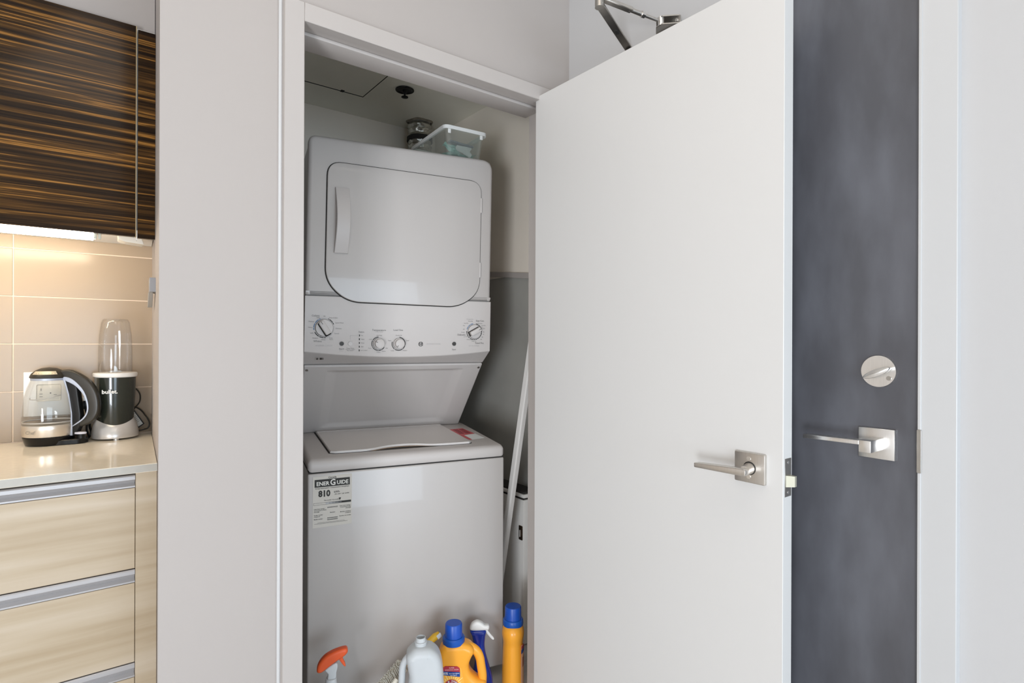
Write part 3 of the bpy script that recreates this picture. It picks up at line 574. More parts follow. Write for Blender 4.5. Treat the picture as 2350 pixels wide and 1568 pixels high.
# dryer door
dpts = [(0.0585, 1.845), (0.613, 1.840), (0.613, 1.425), (0.535, 1.368), (0.130, 1.374), (0.0585, 1.440)]
do_ = roundpoly(dpts, [0.048, 0.048, 0.06, 0.055, 0.05, 0.05], 8)
def offset(pts, d):
    out = []; N = len(pts)
    for i in range(N):
        a = Vector(pts[i-1]); b = Vector(pts[(i+1) % N]); t = (b-a).normalized(); out.append((pts[i][0]-t.y*d, pts[i][1]+t.x*d))
    return out
gp = shape2d('door_gap_shade', [offset(do_, 0.0032)], 0.0004, 0.0, Matrix.Translation((0, 0.0798, 0)) @ XZ, DARK, wm); tap(gp)  # dark plate painting the shaded gap round the dryer door, not a seal
dd_ = shape2d('dryer_door', [do_], 0.003, 0.0025, Matrix.Translation((0, 0.0775, 0)) @ XZ, APPL, wm, 3); tap(dd_)
# handle: arched slab with waisted sides
bm = bmesh.new(); cols = []; n_ = 18
for i in range(n_+1):
    t_ = i/n_; z = 1.537+0.221*t_; ar = math.sin(PI*t_); yo = 0.066-0.022*ar; xl = 0.083+0.005*ar; xr = 0.1325-0.003*(1-ar)
    cols.append([bm.verts.new(p) for p in ((xl, 0.072, z), (xl, yo+0.002, z), (xl+0.002, yo, z), (xr-0.002, yo, z), (xr, yo+0.002, z), (xr, 0.072 if t_ in (0, 1) else yo+0.010, z), (xl+0.004, 0.072 if t_ in (0, 1) else yo+0.010, z))])
for A_, B_ in zip(cols, cols[1:]):
    for j in range(7): bm.faces.new((A_[j], A_[(j+1) % 7], B_[(j+1) % 7], B_[j]))
bm.faces.new(cols[0]); bm.faces.new(cols[-1]); dh = fin('door_handle', bm, APPLP, dd_); tap(dh)
for zc_ in (1.751, 1.508):
    bm = bmesh.new(); bbox(bm, 0.6105, 0.6165, 0.0715, 0.0795, zc_-0.028, zc_+0.028, 0.0015, 2)
    tap(fin('hinge', bm, APPLP, dd_))
# knobs
def ring(name, segs, cx, cz, r0, r1, m):
    bm = bmesh.new(); y = ps(cx, cz)-0.0012
    for a0, a1 in segs: arc(bm, cx, cz, r0, r1, a0, a1, y)
    return fin(name, bm, m, cp, False)
def dial(cx, cz, r, mode, ang, lean=True):
    y = ps(cx, cz); g = math.radians(ang)
    bm = bmesh.new(); lat(bm, [(0, 0), (r, 0), (r, 0.004), (r*0.96, 0.0062), (0, 0.0068)], 0, 0, 40)
    bmesh.ops.transform(bm, matrix=Matrix.Translation((cx, y-0.001, cz)) @ XZ, verts=bm.verts)
    k = fin('dial', bm, APPLP, cp)
    bm = bmesh.new(); arc(bm, cx, cz, r, r*1.04, 0, 360, y-0.0020, 40); fin('dial_rim', bm, PRINTG, k, False)
    if mode == 'bar':
        pts = roundpoly([(-r*0.86, -r*0.33), (r*0.86, -r*0.33), (r*0.86, r*0.33), (-r*0.86, r*0.33)], r*0.2, 5); dep = 0.016
    else:
        pts = [(r*0.80*math.cos(2*PI*i/30), r*0.80*math.sin(2*PI*i/30)) for i in range(30)]; dep = 0.015
    bm = bmesh.new(); prism(bm, pts, 0.006, 0.006+dep, 'z', 0.0022, 2)
    M_ = Matrix.Translation((cx, y-0.001, cz)) @ XZ @ Matrix.Rotation(g, 4, 'Z'); bmesh.ops.transform(bm, matrix=M_, verts=bm.verts)
    gr = fin('dial_grip', bm, APPLP, k)
    bm = bmesh.new(); bbox(bm, r*0.46, r*0.80, -0.0007, 0.0007, 0.0055+dep, 0.0067+dep); bmesh.ops.transform(bm, matrix=M_, verts=bm.verts)
    fin('pointer_mark', bm, PRINT, k, False)
    bm = bmesh.new()
    if mode == 'bar': bbox(bm, -r*0.93, r*0.80, r*0.31, r*0.43, 0.0055, 0.0072); bbox(bm, -r*1.0, -r*0.84, -r*0.3, r*0.40, 0.0055, 0.0072)
    else: arc(bm, 0, 0, r*0.80, r*0.94, 0, 1, 0)
    bmesh.ops.transform(bm, matrix=M_, verts=bm.verts)
    if mode == 'bar': fin('dial_groove', bm, DARK, k, False)
    else: bm.free()
    return k
D1 = (0.058, 1.2835); D4 = (0.597, 1.2765); D2 = (0.2405, 1.2305); D3 = (0.311, 1.2305)
dial(*D1, 0.0285, 'bar', 122); dial(*D2, 0.0200, 'round', 152); dial(*D3, 0.0200, 'round', 225); dial(*D4, 0.0260, 'bar', 28)
bm = bmesh.new()
def dring(name, segs, c, r0, r1, m): return tap(ring(name, segs, c[0], c[1], r0, r1, m))
dring('dial_markings', [(206, 240), (243, 268), (271, 280), (22, 31), (34, 60), (63, 68)], D1, 0.0315, 0.0342, PRINT)
dring('dial_markings', [(112, 120), (124, 150), (154, 178), (181, 192)], D1, 0.0315, 0.0342, PRINTB)
dring('dial_markings', [(-75, 15), (72, 108)], D1, 0.0318, 0.0338, PRINTL)
dring('dial_markings', [(92, 148), (153, 206), (210, 266), (270, 296), (299, 328)], D2, 0.0222, 0.0246, PRINT)
dring('dial_markings', [(-12, 84), (163, 232), (237, 308), (312, 345)], D3, 0.0222, 0.0246, PRINT)
dring('dial_markings', [(58, 78), (40, 55), (14, 37), (-6, 10), (-22, -9), (-36, -25), (-50, -39), (-64, -53), (-78, -67), (-92, -81), (-106, -95), (-122, -109), (-140, -128), (-162, -143), (-184, -165)], D4, 0.0288, 0.0312, PRINT)
dring('dial_markings', [(100, 118), (121, 140), (143, 164)], D4, 0.0288, 0.0312, PRINTB)
for x in (0.116, 0.518):
    y = ps(x, 1.231); o_ = tap(cylo('start_button', (x, y-0.003, 1.2305), (x, y+0.002, 1.2305), 0.0072, mat('charcoal button', (0.035, 0.03, 0.025), 0.5), cp, 28)); o_['label'] = 'dark start button'
x = 0.1445; y = ps(x, 1.231); tap(cylo('rinse_button', (x, y-0.0022, 1.2305), (x, y+0.002, 1.2305), 0.0072, APPLP, cp, 28))
bm = bmesh.new(); arc(bm, x, 1.2305, 0.0072, 0.0080, 0, 360, y-0.0008, 28); tap(fin('button_rim', bm, PRINTL, cp, False))
for i in range(5): tap(box('status_light', 0.1735, 0.1763, ps(0.175, 1.23)-0.0012, ps(0.175, 1.23), 1.2555-i*0.0128, 1.2620-i*0.0128, PRINT, cp))
bm = bmesh.new(); yy = ps(0.15, 1.25)-0.0006; bbox(bm, 0.1440, 0.1448, yy, yy+0.0005, 1.244, 1.259); bbox(bm, 0.1440, 0.1700, yy, yy+0.0005, 1.2582, 1.259); tap(fin('status_line', bm, PRINTL, cp, False))
YT = 0.0748
def T(items, m=PRINTG, bold=0.0):
    for it in items: pass
    # group prints by place so that each lies on the bellied face
    o = txt('panel_print', items, min(ps(i[1], i[2]) for i in items)-0.0008, m, cp, bold=bold); tap(o); return o
T([('Colors', 0.030, 1.3240, 0.0090), ('Whites', 0.0385, 1.2385, 0.0090)], PRINTG, 0.01)
T([('Light', 0.0385, 1.3180, 0.0055), ('Medium', 0.0170, 1.3040, 0.0055), ('Heavy', 0.0140, 1.2850, 0.0055), ('Light', 0.0190, 1.2660, 0.0055), ('Medium', 0.0300, 1.2490, 0.0055), ('Heavy', 0.0560, 1.2440, 0.0055), ('Off', 0.0580, 1.3225, 0.0050), ('Drain & Spin', 0.0870, 1.3180, 0.0055), ('Speed Wash', 0.1075, 1.3010, 0.0055), ('Delicates', 0.1050, 1.2820, 0.0055), ('Casuals', 0.0990, 1.2650, 0.0055), ('Bulky', 0.0810, 1.2495, 0.0050), ('Items', 0.0815, 1.2447, 0.0050)], PRINTG)
T([('WASHER CYCLES', 0.0590, 1.2235, 0.0070)], PRINTL)
T([('Start', 0.1160, 1.2125, 0.0085)], PRINTG, 0.01); T([('(Pause)', 0.1160, 1.2065, 0.0045)], PRINTL)
T([('Deep Rinse', 0.1450, 1.2150, 0.0055), ('With Fabric Softener', 0.1450, 1.2105, 0.0038), ('Rinse Options', 0.1450, 1.2070, 0.0038)], PRINTG)
T([('Status', 0.1810, 1.2710, 0.0080)], PRINTG, 0.01)
T([('On', 0.1835, 1.2588, 0.0050), ('Wash', 0.1860, 1.2460, 0.0050), ('Rinse', 0.1860, 1.2332, 0.0050), ('Spin', 0.1850, 1.2204, 0.0050), ('Lid Locked', 0.1910, 1.2076, 0.0050)], PRINTG)
T([('Temperature', 0.2415, 1.2780, 0.0090), ('Load Size', 0.3090, 1.2790, 0.0090)], PRINTG, 0.01)
T([('(Wash / Rinse)', 0.2415, 1.2722, 0.0045), ('WASHER / DRYER', 0.4390, 1.2295, 0.0068)], PRINTL)
T([('Tap Cold', 0.2420, 1.2595, 0.0050), ('Cold', 0.2120, 1.2455, 0.0050), ('Cool', 0.2100, 1.2150, 0.0050), ('Colors', 0.2400, 1.2015, 0.0050), ('Warm', 0.2590, 1.2040, 0.0050), ('Hot', 0.2690, 1.2150, 0.0050),
   ('Precise Fill', 0.3110, 1.2600, 0.0050), ('Super', 0.2790, 1.2420, 0.0050), ('Small', 0.3430, 1.2420, 0.0050), ('Large', 0.2900, 1.2065, 0.0050), ('Medium', 0.3340, 1.2065, 0.0050)], PRINTG)
T([('Start', 0.5180, 1.2095, 0.0080), ('Easy Care', 0.6190, 1.3170, 0.0080), ('Timed Dry', 0.6180, 1.2335, 0.0080), ('Delicates', 0.5465, 1.2640, 0.0085)], PRINTG, 0.01)
T([('Cottons', 0.5790, 1.3225, 0.0080), ('DRYER CYCLES', 0.5970, 1.2230, 0.0062)], PRINTL)
T([('More Dry', 0.5810, 1.3150, 0.0048), ('Less Dry', 0.5640, 1.3075, 0.0048), ('Dry', 0.5560, 1.2985, 0.0048), ('Off', 0.5550, 1.2845, 0.0048), ('Energy', 0.5520, 1.2735, 0.0048), ('Less Dry', 0.5630, 1.2575, 0.0048), ('20 Minutes', 0.5780, 1.2465, 0.0048), ('Touch Up', 0.5960, 1.2405, 0.0048), ('More Dry', 0.6190, 1.3075, 0.0048), ('Less Dry', 0.6340, 1.3000, 0.0048), ('Dry', 0.6370, 1.2890, 0.0048), ('80', 0.6350, 1.2755, 0.0052), ('70', 0.6340, 1.2660, 0.0052), ('60', 0.6300, 1.2560, 0.0052), ('50', 0.6250, 1.2470, 0.0052)], PRINTG)
# round maker's monogram
bm = bmesh.new(); yy = ps(0.3915, 1.2295)-0.001
for k in range(4): arc(bm, 0.3915, 1.2295, 0.0062, 0.0084, k*90+8, k*90+82, yy)
arc(bm, 0.3915, 1.2295, 0.0070, 0.0077, 0, 360, yy-0.0001, 30); lg = tap(fin('round_badge', bm, PRINT, cp, False))
o_ = txt('badge_letters', [('GE', 0.3915, 1.2295, 0.0105)], yy-0.0002, PRINT, cp, bold=0.02); tap(o_)
# small print on the angled underside
Mu = Matrix.Translation((0.043, 0.1005, 1.1785)) @ Matrix.Rotation(math.radians(-42), 4, 'X')
bm = bmesh.new(); 
for x0, x1 in ((-0.006, -0.003), (-0.002, 0.000), (0.005, 0.009), (0.0095, 0.013), (0.0145, 0.0165)): 
    prism(bm, [(x0, -0.004), (x1, -0.004), (x1+0.001, 0.004), (x0+0.001, 0.004)], -0.0012, -0.0004, 'y')
bmesh.ops.transform(bm, matrix=Mu, verts=bm.verts); tap(fin('small_sticker', bm, PRINT, cp, False))
# sloping access panel with pressed recess
E0 = Vector((0, 0.1480, 1.1545)); E1 = Vector((0, 0.4310, 0.8800)); nrm = Vector((0, -0.697, -0.717))
def SP(x, t, d=0): return Vector((x, 0, 0)) + E0 + (E1-E0)*t + nrm*d
xs = [0.0, 0.074, 0.092, 0.110, 0.548, 0.566, 0.584, 0.657]; ts = [0.0, 0.062, 0.085, 0.11, 0.87, 0.895, 0.92, 1.0]; 
bm = bmesh.new(); gv = {}
for i, x in enumerate(xs):
    for j, t_ in enumerate(ts):
        dpt = 0.004
        if 2 <= i <= 5 and 2 <= j <= 5: dpt = -0.001
        if 3 <= i <= 4 and 3 <= j <= 4: dpt = -0.005
        xx = x + (0.004*(1-t_) if 0 < i < 4 else (-0.0 if i < 7 else 0))
        gv[i, j] = bm.verts.new(SP(xx, t_, dpt))
for i in range(7):
    for j in range(7): bm.faces.new((gv[i, j], gv[i+1, j], gv[i+1, j+1], gv[i, j+1]))
ex = [e for e in bm.edges if e.is_boundary]; r_ = bmesh.ops.extrude_edge_only(bm, edges=ex); 
for v_ in [g for g in r_['geom'] if isinstance(g, bmesh.types.BMVert)]: v_.co -= nrm*0.007
ap = fin('access_panel', bm, APPLP, wm); 
sub = ap.modifiers.new('bevel', 'BEVEL'); sub.width = 0.004; sub.segments = 3; sub.limit_method = 'ANGLE'; sub.angle_limit = math.radians(4)
for x in (0.010, 0.645):
    p0 = SP(x, 0.045, 0.004); cylo('screw', p0, p0+nrm*0.003, 0.0045, NICKD, ap, 16)
# energy sticker
ST = pris('energy_sticker', [(0.0150, 0.6380), (0.1370, 0.6400), (0.1375, 0.8040), (0.0155, 0.8030)], -0.0009, 0.0005, STICK, wm, 'y')
box('title_block', 0.0210, 0.1310, -0.0014, -0.0008, 0.7685, 0.7930, PRINT, ST)
txt('title_lettering', [('ENER', 0.0460, 0.7788, 0.0175, 'CENTER', 0.95), ('UIDE', 0.1080, 0.7788, 0.0175, 'CENTER', 0.95), ('G', 0.0775, 0.7805, 0.0270, 'CENTER', 0.9)], -0.0018, mat('cream print', (0.74, 0.72, 0.67), 0.6), ST, bold=0.022)
txt('sticker_print', [('Canada', 0.0760, 0.7975, 0.0085), ('Energy consumption / Consommation énergétique', 0.0760, 0.7645, 0.0052), ('kWh', 0.0900, 0.7490, 0.0090), ('per year / par année', 0.1060, 0.7420, 0.0055), ('This model / Ce modèle', 0.0740, 0.7245, 0.0050),
   ('Uses least energy /', 0.0190, 0.6985, 0.0046, 'LEFT'), ('Consomme le moins', 0.0190, 0.6940, 0.0046, 'LEFT'), ("d'énergie", 0.0190, 0.6895, 0.0046, 'LEFT'), ('Uses most energy /', 0.1345, 0.7020, 0.0046, 'RIGHT'), ('Consomme le plus', 0.1345, 0.6975, 0.0046, 'RIGHT'), ("d'énergie", 0.1345, 0.6930, 0.0046, 'RIGHT'),
   ('Similar models', 0.0190, 0.6790, 0.0046, 'LEFT'), ('compared', 0.0190, 0.6745, 0.0046, 'LEFT'), ('Model number', 0.0190, 0.6660, 0.0046, 'LEFT'), ('Standard', 0.0765, 0.6840, 0.0046), ('Modèles similaires', 0.1345, 0.6820, 0.0046, 'RIGHT'), ('comparés', 0.1345, 0.6775, 0.0046, 'RIGHT'), ('Numéro du modèle', 0.1345, 0.6690, 0.0046, 'RIGHT')], -0.0014, PRINT, ST, bold=0.012)
txt('sticker_print', [('810', 0.0510, 0.7460, 0.0270, 'CENTER', 0.9)], -0.0014, PRINT, ST, bold=0.045)
bm = bmesh.new()
for z in (0.7015, 0.6995, 0.6670, 0.6655, 0.6615, 0.6600): bbox(bm, 0.0600, 0.0930, -0.0013, -0.0008, z, z+0.0009)
bbox(bm, 0.0300, 0.1150, -0.0013, -0.0008, 0.6535, 0.6541); bbox(bm, 0.0200, 0.1240, -0.0013, -0.0008, 0.6505, 0.6511)
prism(bm, [(0.0955, 0.7290), (0.1035, 0.7290), (0.0995, 0.7205)], -0.0013, -0.0008, 'y')
bbox(bm, 0.0175, 0.1350, -0.00125, -0.0008, 0.7175, 0.7181); bbox(bm, 0.0175, 0.1350, -0.00125, -0.0008, 0.7115, 0.7121); bbox(bm, 0.0175, 0.0180, -0.00125, -0.0008, 0.7115, 0.7181); bbox(bm, 0.1050, 0.1350, -0.0013, -0.0008, 0.7118, 0.7178)
fin('sticker_marks', bm, PRINT, ST, False)
for k in range(5): box('scale_bar', 0.055+k*0.010, 0.065+k*0.010, -0.0011, -0.0008, 0.7118, 0.7178, mat('scale grey %d' % k, (0.42-0.08*k,)*3, 0.6), ST)

# ------------------------------------------------------------------ closet things
hp = empty('ceiling_hatch', 'grey painted access hatch in the closet ceiling', 'hatch', (0.86, 2.25, 2.35))
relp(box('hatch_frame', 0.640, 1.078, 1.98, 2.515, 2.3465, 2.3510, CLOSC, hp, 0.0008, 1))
relp(box('hatch_gap', 0.685, 1.038, 2.02, 2.482, 2.3459, 2.3466, DARK, hp))
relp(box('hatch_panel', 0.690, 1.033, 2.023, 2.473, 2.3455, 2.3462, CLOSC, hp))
relp(box('hatch_latch', 0.930, 0.946, 2.462, 2.482, 2.3435, 2.3468, DARK, hp, 0.001, 1))
relp(box('hatch_latch', 0.838, 0.858, 2.158, 2.168, 2.3425, 2.3448, DARK, hp, 0.001, 1))
sk = empty('fire_sprinkler', 'small black pendant sprinkler head in the closet ceiling', 'sprinkler', (1.154, 2.298, 2.35))
lathe('cup_plate', [(0.037, -0.0015), (0.041, -0.003), (0.040, -0.006), (0.034, -0.0065), (0.030, -0.004), (0.028, 0.0), (0.037, -0.0)], BLACK, sk)
lathe('recess', [(0.0, -0.001), (0.030, -0.001), (0.030, -0.0035), (0.0, -0.0035)], DARK, sk)
lathe('frame', [(0.0, -0.004), (0.010, -0.004), (0.008, -0.016), (0.0045, -0.024), (0.004, -0.034), (0.0, -0.034)], BLACK, sk, 0, 0, 20)
lathe('deflector', [(0.0, -0.034), (0.015, -0.033), (0.015, -0.036), (0.0, -0.039)], BLACK, sk, 0, 0, 24)
# foil duct
dt = empty('foil_duct', 'crinkled foil dryer duct rising behind the dryer to the ceiling', 'duct', (1.39, 2.60, 1.93))
pf = []; zz = 0.0
while zz < 0.415: pf.append((0.057+0.004*math.sin(zz*240)+random.uniform(-0.0025, 0.0025), zz)); zz += 0.0065
lathe('duct_sleeve', pf, FOIL, dt, 0, 0, 56, 1, 1, lambda a, z: 1+0.03*math.sin(a*9+z*170)+0.02*math.sin(a*17-z*90))
lathe('duct_clamp', [(0.0610, 0.318), (0.0640, 0.319), (0.0640, 0.340), (0.0610, 0.341)], DARK, dt)
lathe('ceiling_collar', [(0.059, 0.412), (0.066, 0.4175), (0.066, 0.4195), (0.055, 0.4195)], mat('rusty sealant', (0.30, 0.26, 0.20), 0.8, var=0.4, vscale=40), dt, 0, 0, 40, 1, 1, lambda a, z: 1+0.06*math.sin(a*5))
# plastic bin
BW, BD, BH = 0.176, 0.32, 0.108
bn = empty('plastic_bin', 'clear plastic bin with milky rim holding mint cloths on the dryer', 'bin', (1.084, 1.832, 1.932), math.radians(-4.5))
def ringpts(w0, w1, d0, d1, r): return roundpoly([(w0, d0), (w1, d0), (w1, d1), (w0, d1)], r, 5)
bm = bmesh.new(); rr = []
for z, ins in ((0.0, 0.022), (0.003, 0.016), (BH, 0.004), (BH, 0.007), (0.006, 0.019), (0.004, 0.024)):
    rr.append([bm.verts.new((x, y, z)) for x, y in ringpts(ins, BW-ins, ins, BD-ins, 0.018)])
for A_, B_ in zip(rr, rr[1:]):
    for i in range(len(A_)): bm.faces.new((A_[i], A_[(i+1) % len(A_)], B_[(i+1) % len(A_)], B_[i]))
bm.faces.new(rr[0]); bm.faces.new(rr[-1]); fin('bin_body', bm, BIN, bn)
bm = bmesh.new(); a_ = ringpts(-0.004, BW+0.004, -0.004, BD+0.004, 0.022); b_ = ringpts(0.006, BW-0.006, 0.006, BD-0.006, 0.018)
vv = [[bm.verts.new((x, y, z)) for x, y in q] for q, z in ((a_, BH-0.012), (a_, BH+0.001), (b_, BH+0.002), (b_, BH-0.010))]
for k in range(4):
    A_, B_ = vv[k], vv[(k+1) % 4]
    for i in range(len(A_)): bm.faces.new((A_[i], A_[(i+1) % len(A_)], B_[(i+1) % len(A_)], B_[i]))
fin('bin_rim', bm, BINR, bn)
for x in (0.020, BW-0.020): box('rim_lug', x-0.006, x+0.006, 0.003, 0.007, BH-0.026, BH-0.010, BINR, bn, 0.001, 1)
def cloth(name, label, cx, cy, cz, w, d, amp, rz, m, seed, tilt=(0, 0)):
    rnd = random.Random(seed); bm = bmesh.new(); N_ = 14; ph = [rnd.uniform(0, 6) for _ in range(6)]; g = {}
    for i in range(N_+1):
        for j in range(N_+1):
            u_ = i/N_-0.5; w_ = j/N_-0.5
            z = amp*(math.sin(7*u_+ph[0])*math.cos(6*w_+ph[1])+0.5*math.sin(15*u_+9*w_+ph[2]))
            g[i, j] = bm.verts.new((u_*w*(1+0.12*math.sin(9*w_+ph[3])), w_*d*(1+0.12*math.sin(8*u_+ph[4])), z + tilt[0]*u_*w + tilt[1]*w_*d))
    for i in range(N_):
        for j in range(N_): bm.faces.new((g[i, j], g[i+1, j], g[i+1, j+1], g[i, j+1]))
    r_ = bmesh.ops.solidify(bm, geom=bm.faces[:], thickness=0.002)
    me = bpy.data.meshes.new(name); bmesh.ops.recalc_face_normals(bm, faces=bm.faces); bm.to_mesh(me); bm.free()
    o = link(name, me, m, None, True); Mb = Matrix.Translation((1.084, 1.832, 1.932)) @ Matrix.Rotation(math.radians(-4.5), 4, 'Z')
    o.matrix_world = Mb @ Matrix.Translation((cx, cy, cz)) @ Matrix.Rotation(rz, 4, 'Z')
    tag(o, label, 'cloth'); return o
cloth('folded_cloth', 'mint green cloth crumpled at the bottom of the clear bin', 0.086, 0.11, 0.024, 0.120, 0.15, 0.007, 0.1, MINT, 1)
cloth('folded_cloth', 'mint green cloth bunched upright at the left of the clear bin', 0.060, 0.065, 0.048, 0.058, 0.05, 0.008, 0.3, MINT, 2, (0.2, 0.9))
cloth('paper_sheet', 'white folded paper slanting in the front of the clear bin', 0.105, 0.052, 0.050, 0.055, 0.030, 0.001, -0.5, PAPER, 3, (-0.5, 1.6))
cloth('folded_cloth', 'pale green cloth at the right end of the clear bin', 0.128, 0.060, 0.034, 0.040, 0.05, 0.004, -0.2, mat('pale green cloth', (0.62, 0.76, 0.66), 0.85, var=0.1, vscale=30), 4, (-0.3, 0.8))
tb = box('grey_strap', 0.040, 0.140, 0.045, 0.075, 0.072, 0.078, mat('dark grey strap', (0.12, 0.13, 0.14), 0.6), None, 0.001, 1)
tb.matrix_world = Matrix.Translation((1.084, 1.832, 1.932)) @ Matrix.Rotation(math.radians(-4.5), 4, 'Z') @ Matrix.Rotation(0.08, 4, 'Y'); tag(tb, 'dark grey strap lying across the cloths in the clear bin', 'strap')
# white stick and trunk right of the washer
bm = bmesh.new(); p0 = Vector((1.345, 1.900, 0.004)); p1 = Vector((1.345, 1.5755, 1.535)); bar(bm, p0, p1, 0.024, 0.028, (0, 1, 0))
st = fin('leaning_stick', bm, mat('stick white', (0.74, 0.73, 0.71), 0.5), None, True); tag(st, 'long white flat stick leaning in the gap right of the washer', 'stick')
tk = empty('storage_trunk', 'white lidded trunk with brass latch in the gap right of the washer', 'trunk', (1.49, 2.0, 0))
relp(box('trunk_body', 1.452, 1.530, 1.822, 2.45, 0.004, 0.594, WHITE, tk, 0.006, 2))
relp(box('lid_seam', 1.456, 1.528, 1.828, 2.44, 0.590, 0.605, DARK, tk))
relp(box('trunk_lid', 1.450, 1.530, 1.818, 2.45, 0.602, 0.617, WHITE, tk, 0.004, 2))
relp(box('top_rim', 1.456, 1.528, 1.826, 2.44, 0.616, 0.626, DARK, tk, 0.002, 1))
lt = relp(box('trunk_latch', 1.4475, 1.4525, 1.826, 1.850, 0.430, 0.488, BRASS, tk, 0.003, 2))
cylo('latch_pin', (1.4445, 1.836, 0.445), (1.4445, 1.836, 0.473), 0.004, NICKD, lt, 12)

# ------------------------------------------------------------------ bottles (each turned to the room)
def facing(name, label, cat, x, y, rz=None, group=None):
    a = math.atan2(y, x)-PI/2 if rz is None else rz
    return empty(name, label, cat, (x, y, 0), a, group)
# A big detergent bottle
A_ = facing('detergent_bottle', 'large orange detergent bottle with blue cap and side handle', 'bottle', 1.0, 1.61)
body = spline([(-0.050, 0.004), (-0.056, 0.03), (-0.058, 0.10), (-0.058, 0.17), (-0.057, 0.210), (-0.052, 0.233), (-0.042, 0.248), (-0.028, 0.2555), (0.014, 0.2560), (0.032, 0.2535), (0.052, 0.243), (0.060, 0.226), (0.050, 0.205), (0.043, 0.185), (0.046, 0.165), (0.056, 0.149), (0.074, 0.134), (0.094, 0.128), (0.100, 0.110), (0.099, 0.04), (0.092, 0.004)], 4)
shape2d('bottle_body', [body], 0.014, 0.020, XZ, ORANGE, A_, 6)
tube('bottle_handle', [(x, 0, z) for x, z in spline([(0.030, 0.238), (0.050, 0.232), (0.068, 0.2180), (0.079, 0.196), (0.084, 0.165), (0.088, 0.138), (0.087, 0.110)], 6, False)], 0.0145, ORANGE, A_, 5)
cap = lathe('cap', [(0.0, 0.262), (0.029, 0.262), (0.0275, 0.311), (0.0255, 0.3145), (0.0, 0.3150)], BLUEC, A_, -0.007, 0, 60, 1, 1, lambda a, z: 1+0.012*math.cos(30*a) if 0.263 < z < 0.312 else 1)
lathe('neck_ring', [(0.030, 0.2480), (0.0355, 0.2500), (0.0365, 0.256), (0.0360, 0.268), (0.0330, 0.2715), (0.0280, 0.272), (0.0280, 0.248)], mat('ring blue', (0.008, 0.085, 0.40), 0.35), A_, -0.007, 0, 48)
lb = shape2d('front_label', [roundpoly([(-0.043, 0.02), (0.040, 0.02), (0.034, 0.1), (0.018, 0.186), (-0.040, 0.192)], 0.006, 3)], 0.0004, 0.0, Matrix.Translation((0, -0.0347, 0)) @ XZ, mat('label orange', (0.93, 0.44, 0.06), 0.35), A_)
shape2d('red_flash', [roundpoly([(-0.041, 0.1765), (0.014, 0.1715), (0.013, 0.184), (0.005, 0.190), (-0.034, 0.1925), (-0.041, 0.187)], 0.002, 3)], 0.0004, 0, Matrix.Translation((0, -0.0356, 0)) @ XZ, mat('label maroon', (0.42, 0.03, 0.05), 0.4), lb)
shape2d('blue_flash', [[(-0.0425, 0.164), (0.014, 0.1555), (0.014, 0.171), (-0.041, 0.176)]], 0.0004, 0, Matrix.Translation((0, -0.0356, 0)) @ XZ, LBLUE, lb)
bm = bmesh.new(); 
for k in range(28):
    a = 2*PI*k/28; r0, r1 = 0.027, 0.036 + 0.010*(k % 2)
    vs = [bm.verts.new((-0.0135+r*math.cos(a+d), -0.0352, 0.124+r*math.sin(a+d))) for r, d in ((r0, -0.05), (r1, -0.015), (r1, 0.015), (r0, 0.05))]; bm.faces.new(vs)
fin('sun_rays', bm, mat('ray yellow', (0.95, 0.75, 0.30), 0.4), lb, False)
bm = bmesh.new(); arc(bm, -0.0135, 0.124, 0.0, 0.0245, 0, 360, -0.0356, 40); fin('red_emblem', bm, mat('emblem maroon', (0.38, 0.03, 0.06), 0.4), lb, False)
bm = bmesh.new(); arc(bm, -0.0135, 0.124, 0.0, 0.0148, 0, 360, -0.0359, 36); fin('emblem_disc', bm, WHITE, lb, False)
bm = bmesh.new(); prism(bm, [(-0.0225, 0.130), (-0.0195, 0.1335), (-0.0150, 0.1270), (-0.0100, 0.1160), (-0.0135, 0.1140), (-0.0180, 0.1225)], -0.0364, -0.0360, 'y'); prism(bm, [(-0.0140, 0.1180), (-0.006, 0.1275), (-0.0035, 0.1250), (-0.0115, 0.1150)], -0.0364, -0.0360, 'y'); prism(bm, [(-0.0175, 0.1375), (-0.0085, 0.1330), (-0.0070, 0.1300), (-0.0165, 0.1340)], -0.0364, -0.0360, 'y'); fin('arm_and_mallet', bm, PRINT, lb, False)
its = []; word = 'ARM & HAMMER'
for i, ch in enumerate(word):
    an = math.radians(190-i*200/(len(word)-1)); c = bpy.data.curves.new('t', 'FONT'); c.body = ch; c.size = 0.0085; c.align_x = 'CENTER'; c.align_y = 'CENTER'; c.offset = 0.0002
    o = bpy.data.objects.new('t', c); COL.objects.link(o); me = from_obj(o)
    me.transform(Matrix.Translation((-0.0135+0.0196*math.cos(an), -0.0359, 0.124+0.0196*math.sin(an))) @ XZ @ Matrix.Rotation(an-PI/2, 4, 'Z')); its.append(me)
bm = bmesh.new()
for me in its: bm.from_mesh(me); bpy.data.meshes.remove(me)
fin('emblem_lettering', bm, WHITE, lb, False)
txt('label_lettering', [('SUPER', -0.013, 0.1860, 0.0060), ('WASHING SODA', -0.013, 0.1797, 0.0058)], -0.0362, mat('pink print', (0.80, 0.50, 0.52), 0.5), lb, Matrix.Translation((0, 0, 0)) @ Matrix.Rotation(0.0, 4, 'Y'), 0.01)
txt('label_lettering', [('35%', -0.0335, 0.1685, 0.0105), ('More Stain Fighters', -0.0045, 0.1675, 0.0042), ('plus d\'agents', -0.0065, 0.1622, 0.0042)], -0.0362, WHITE, lb, bold=0.02)
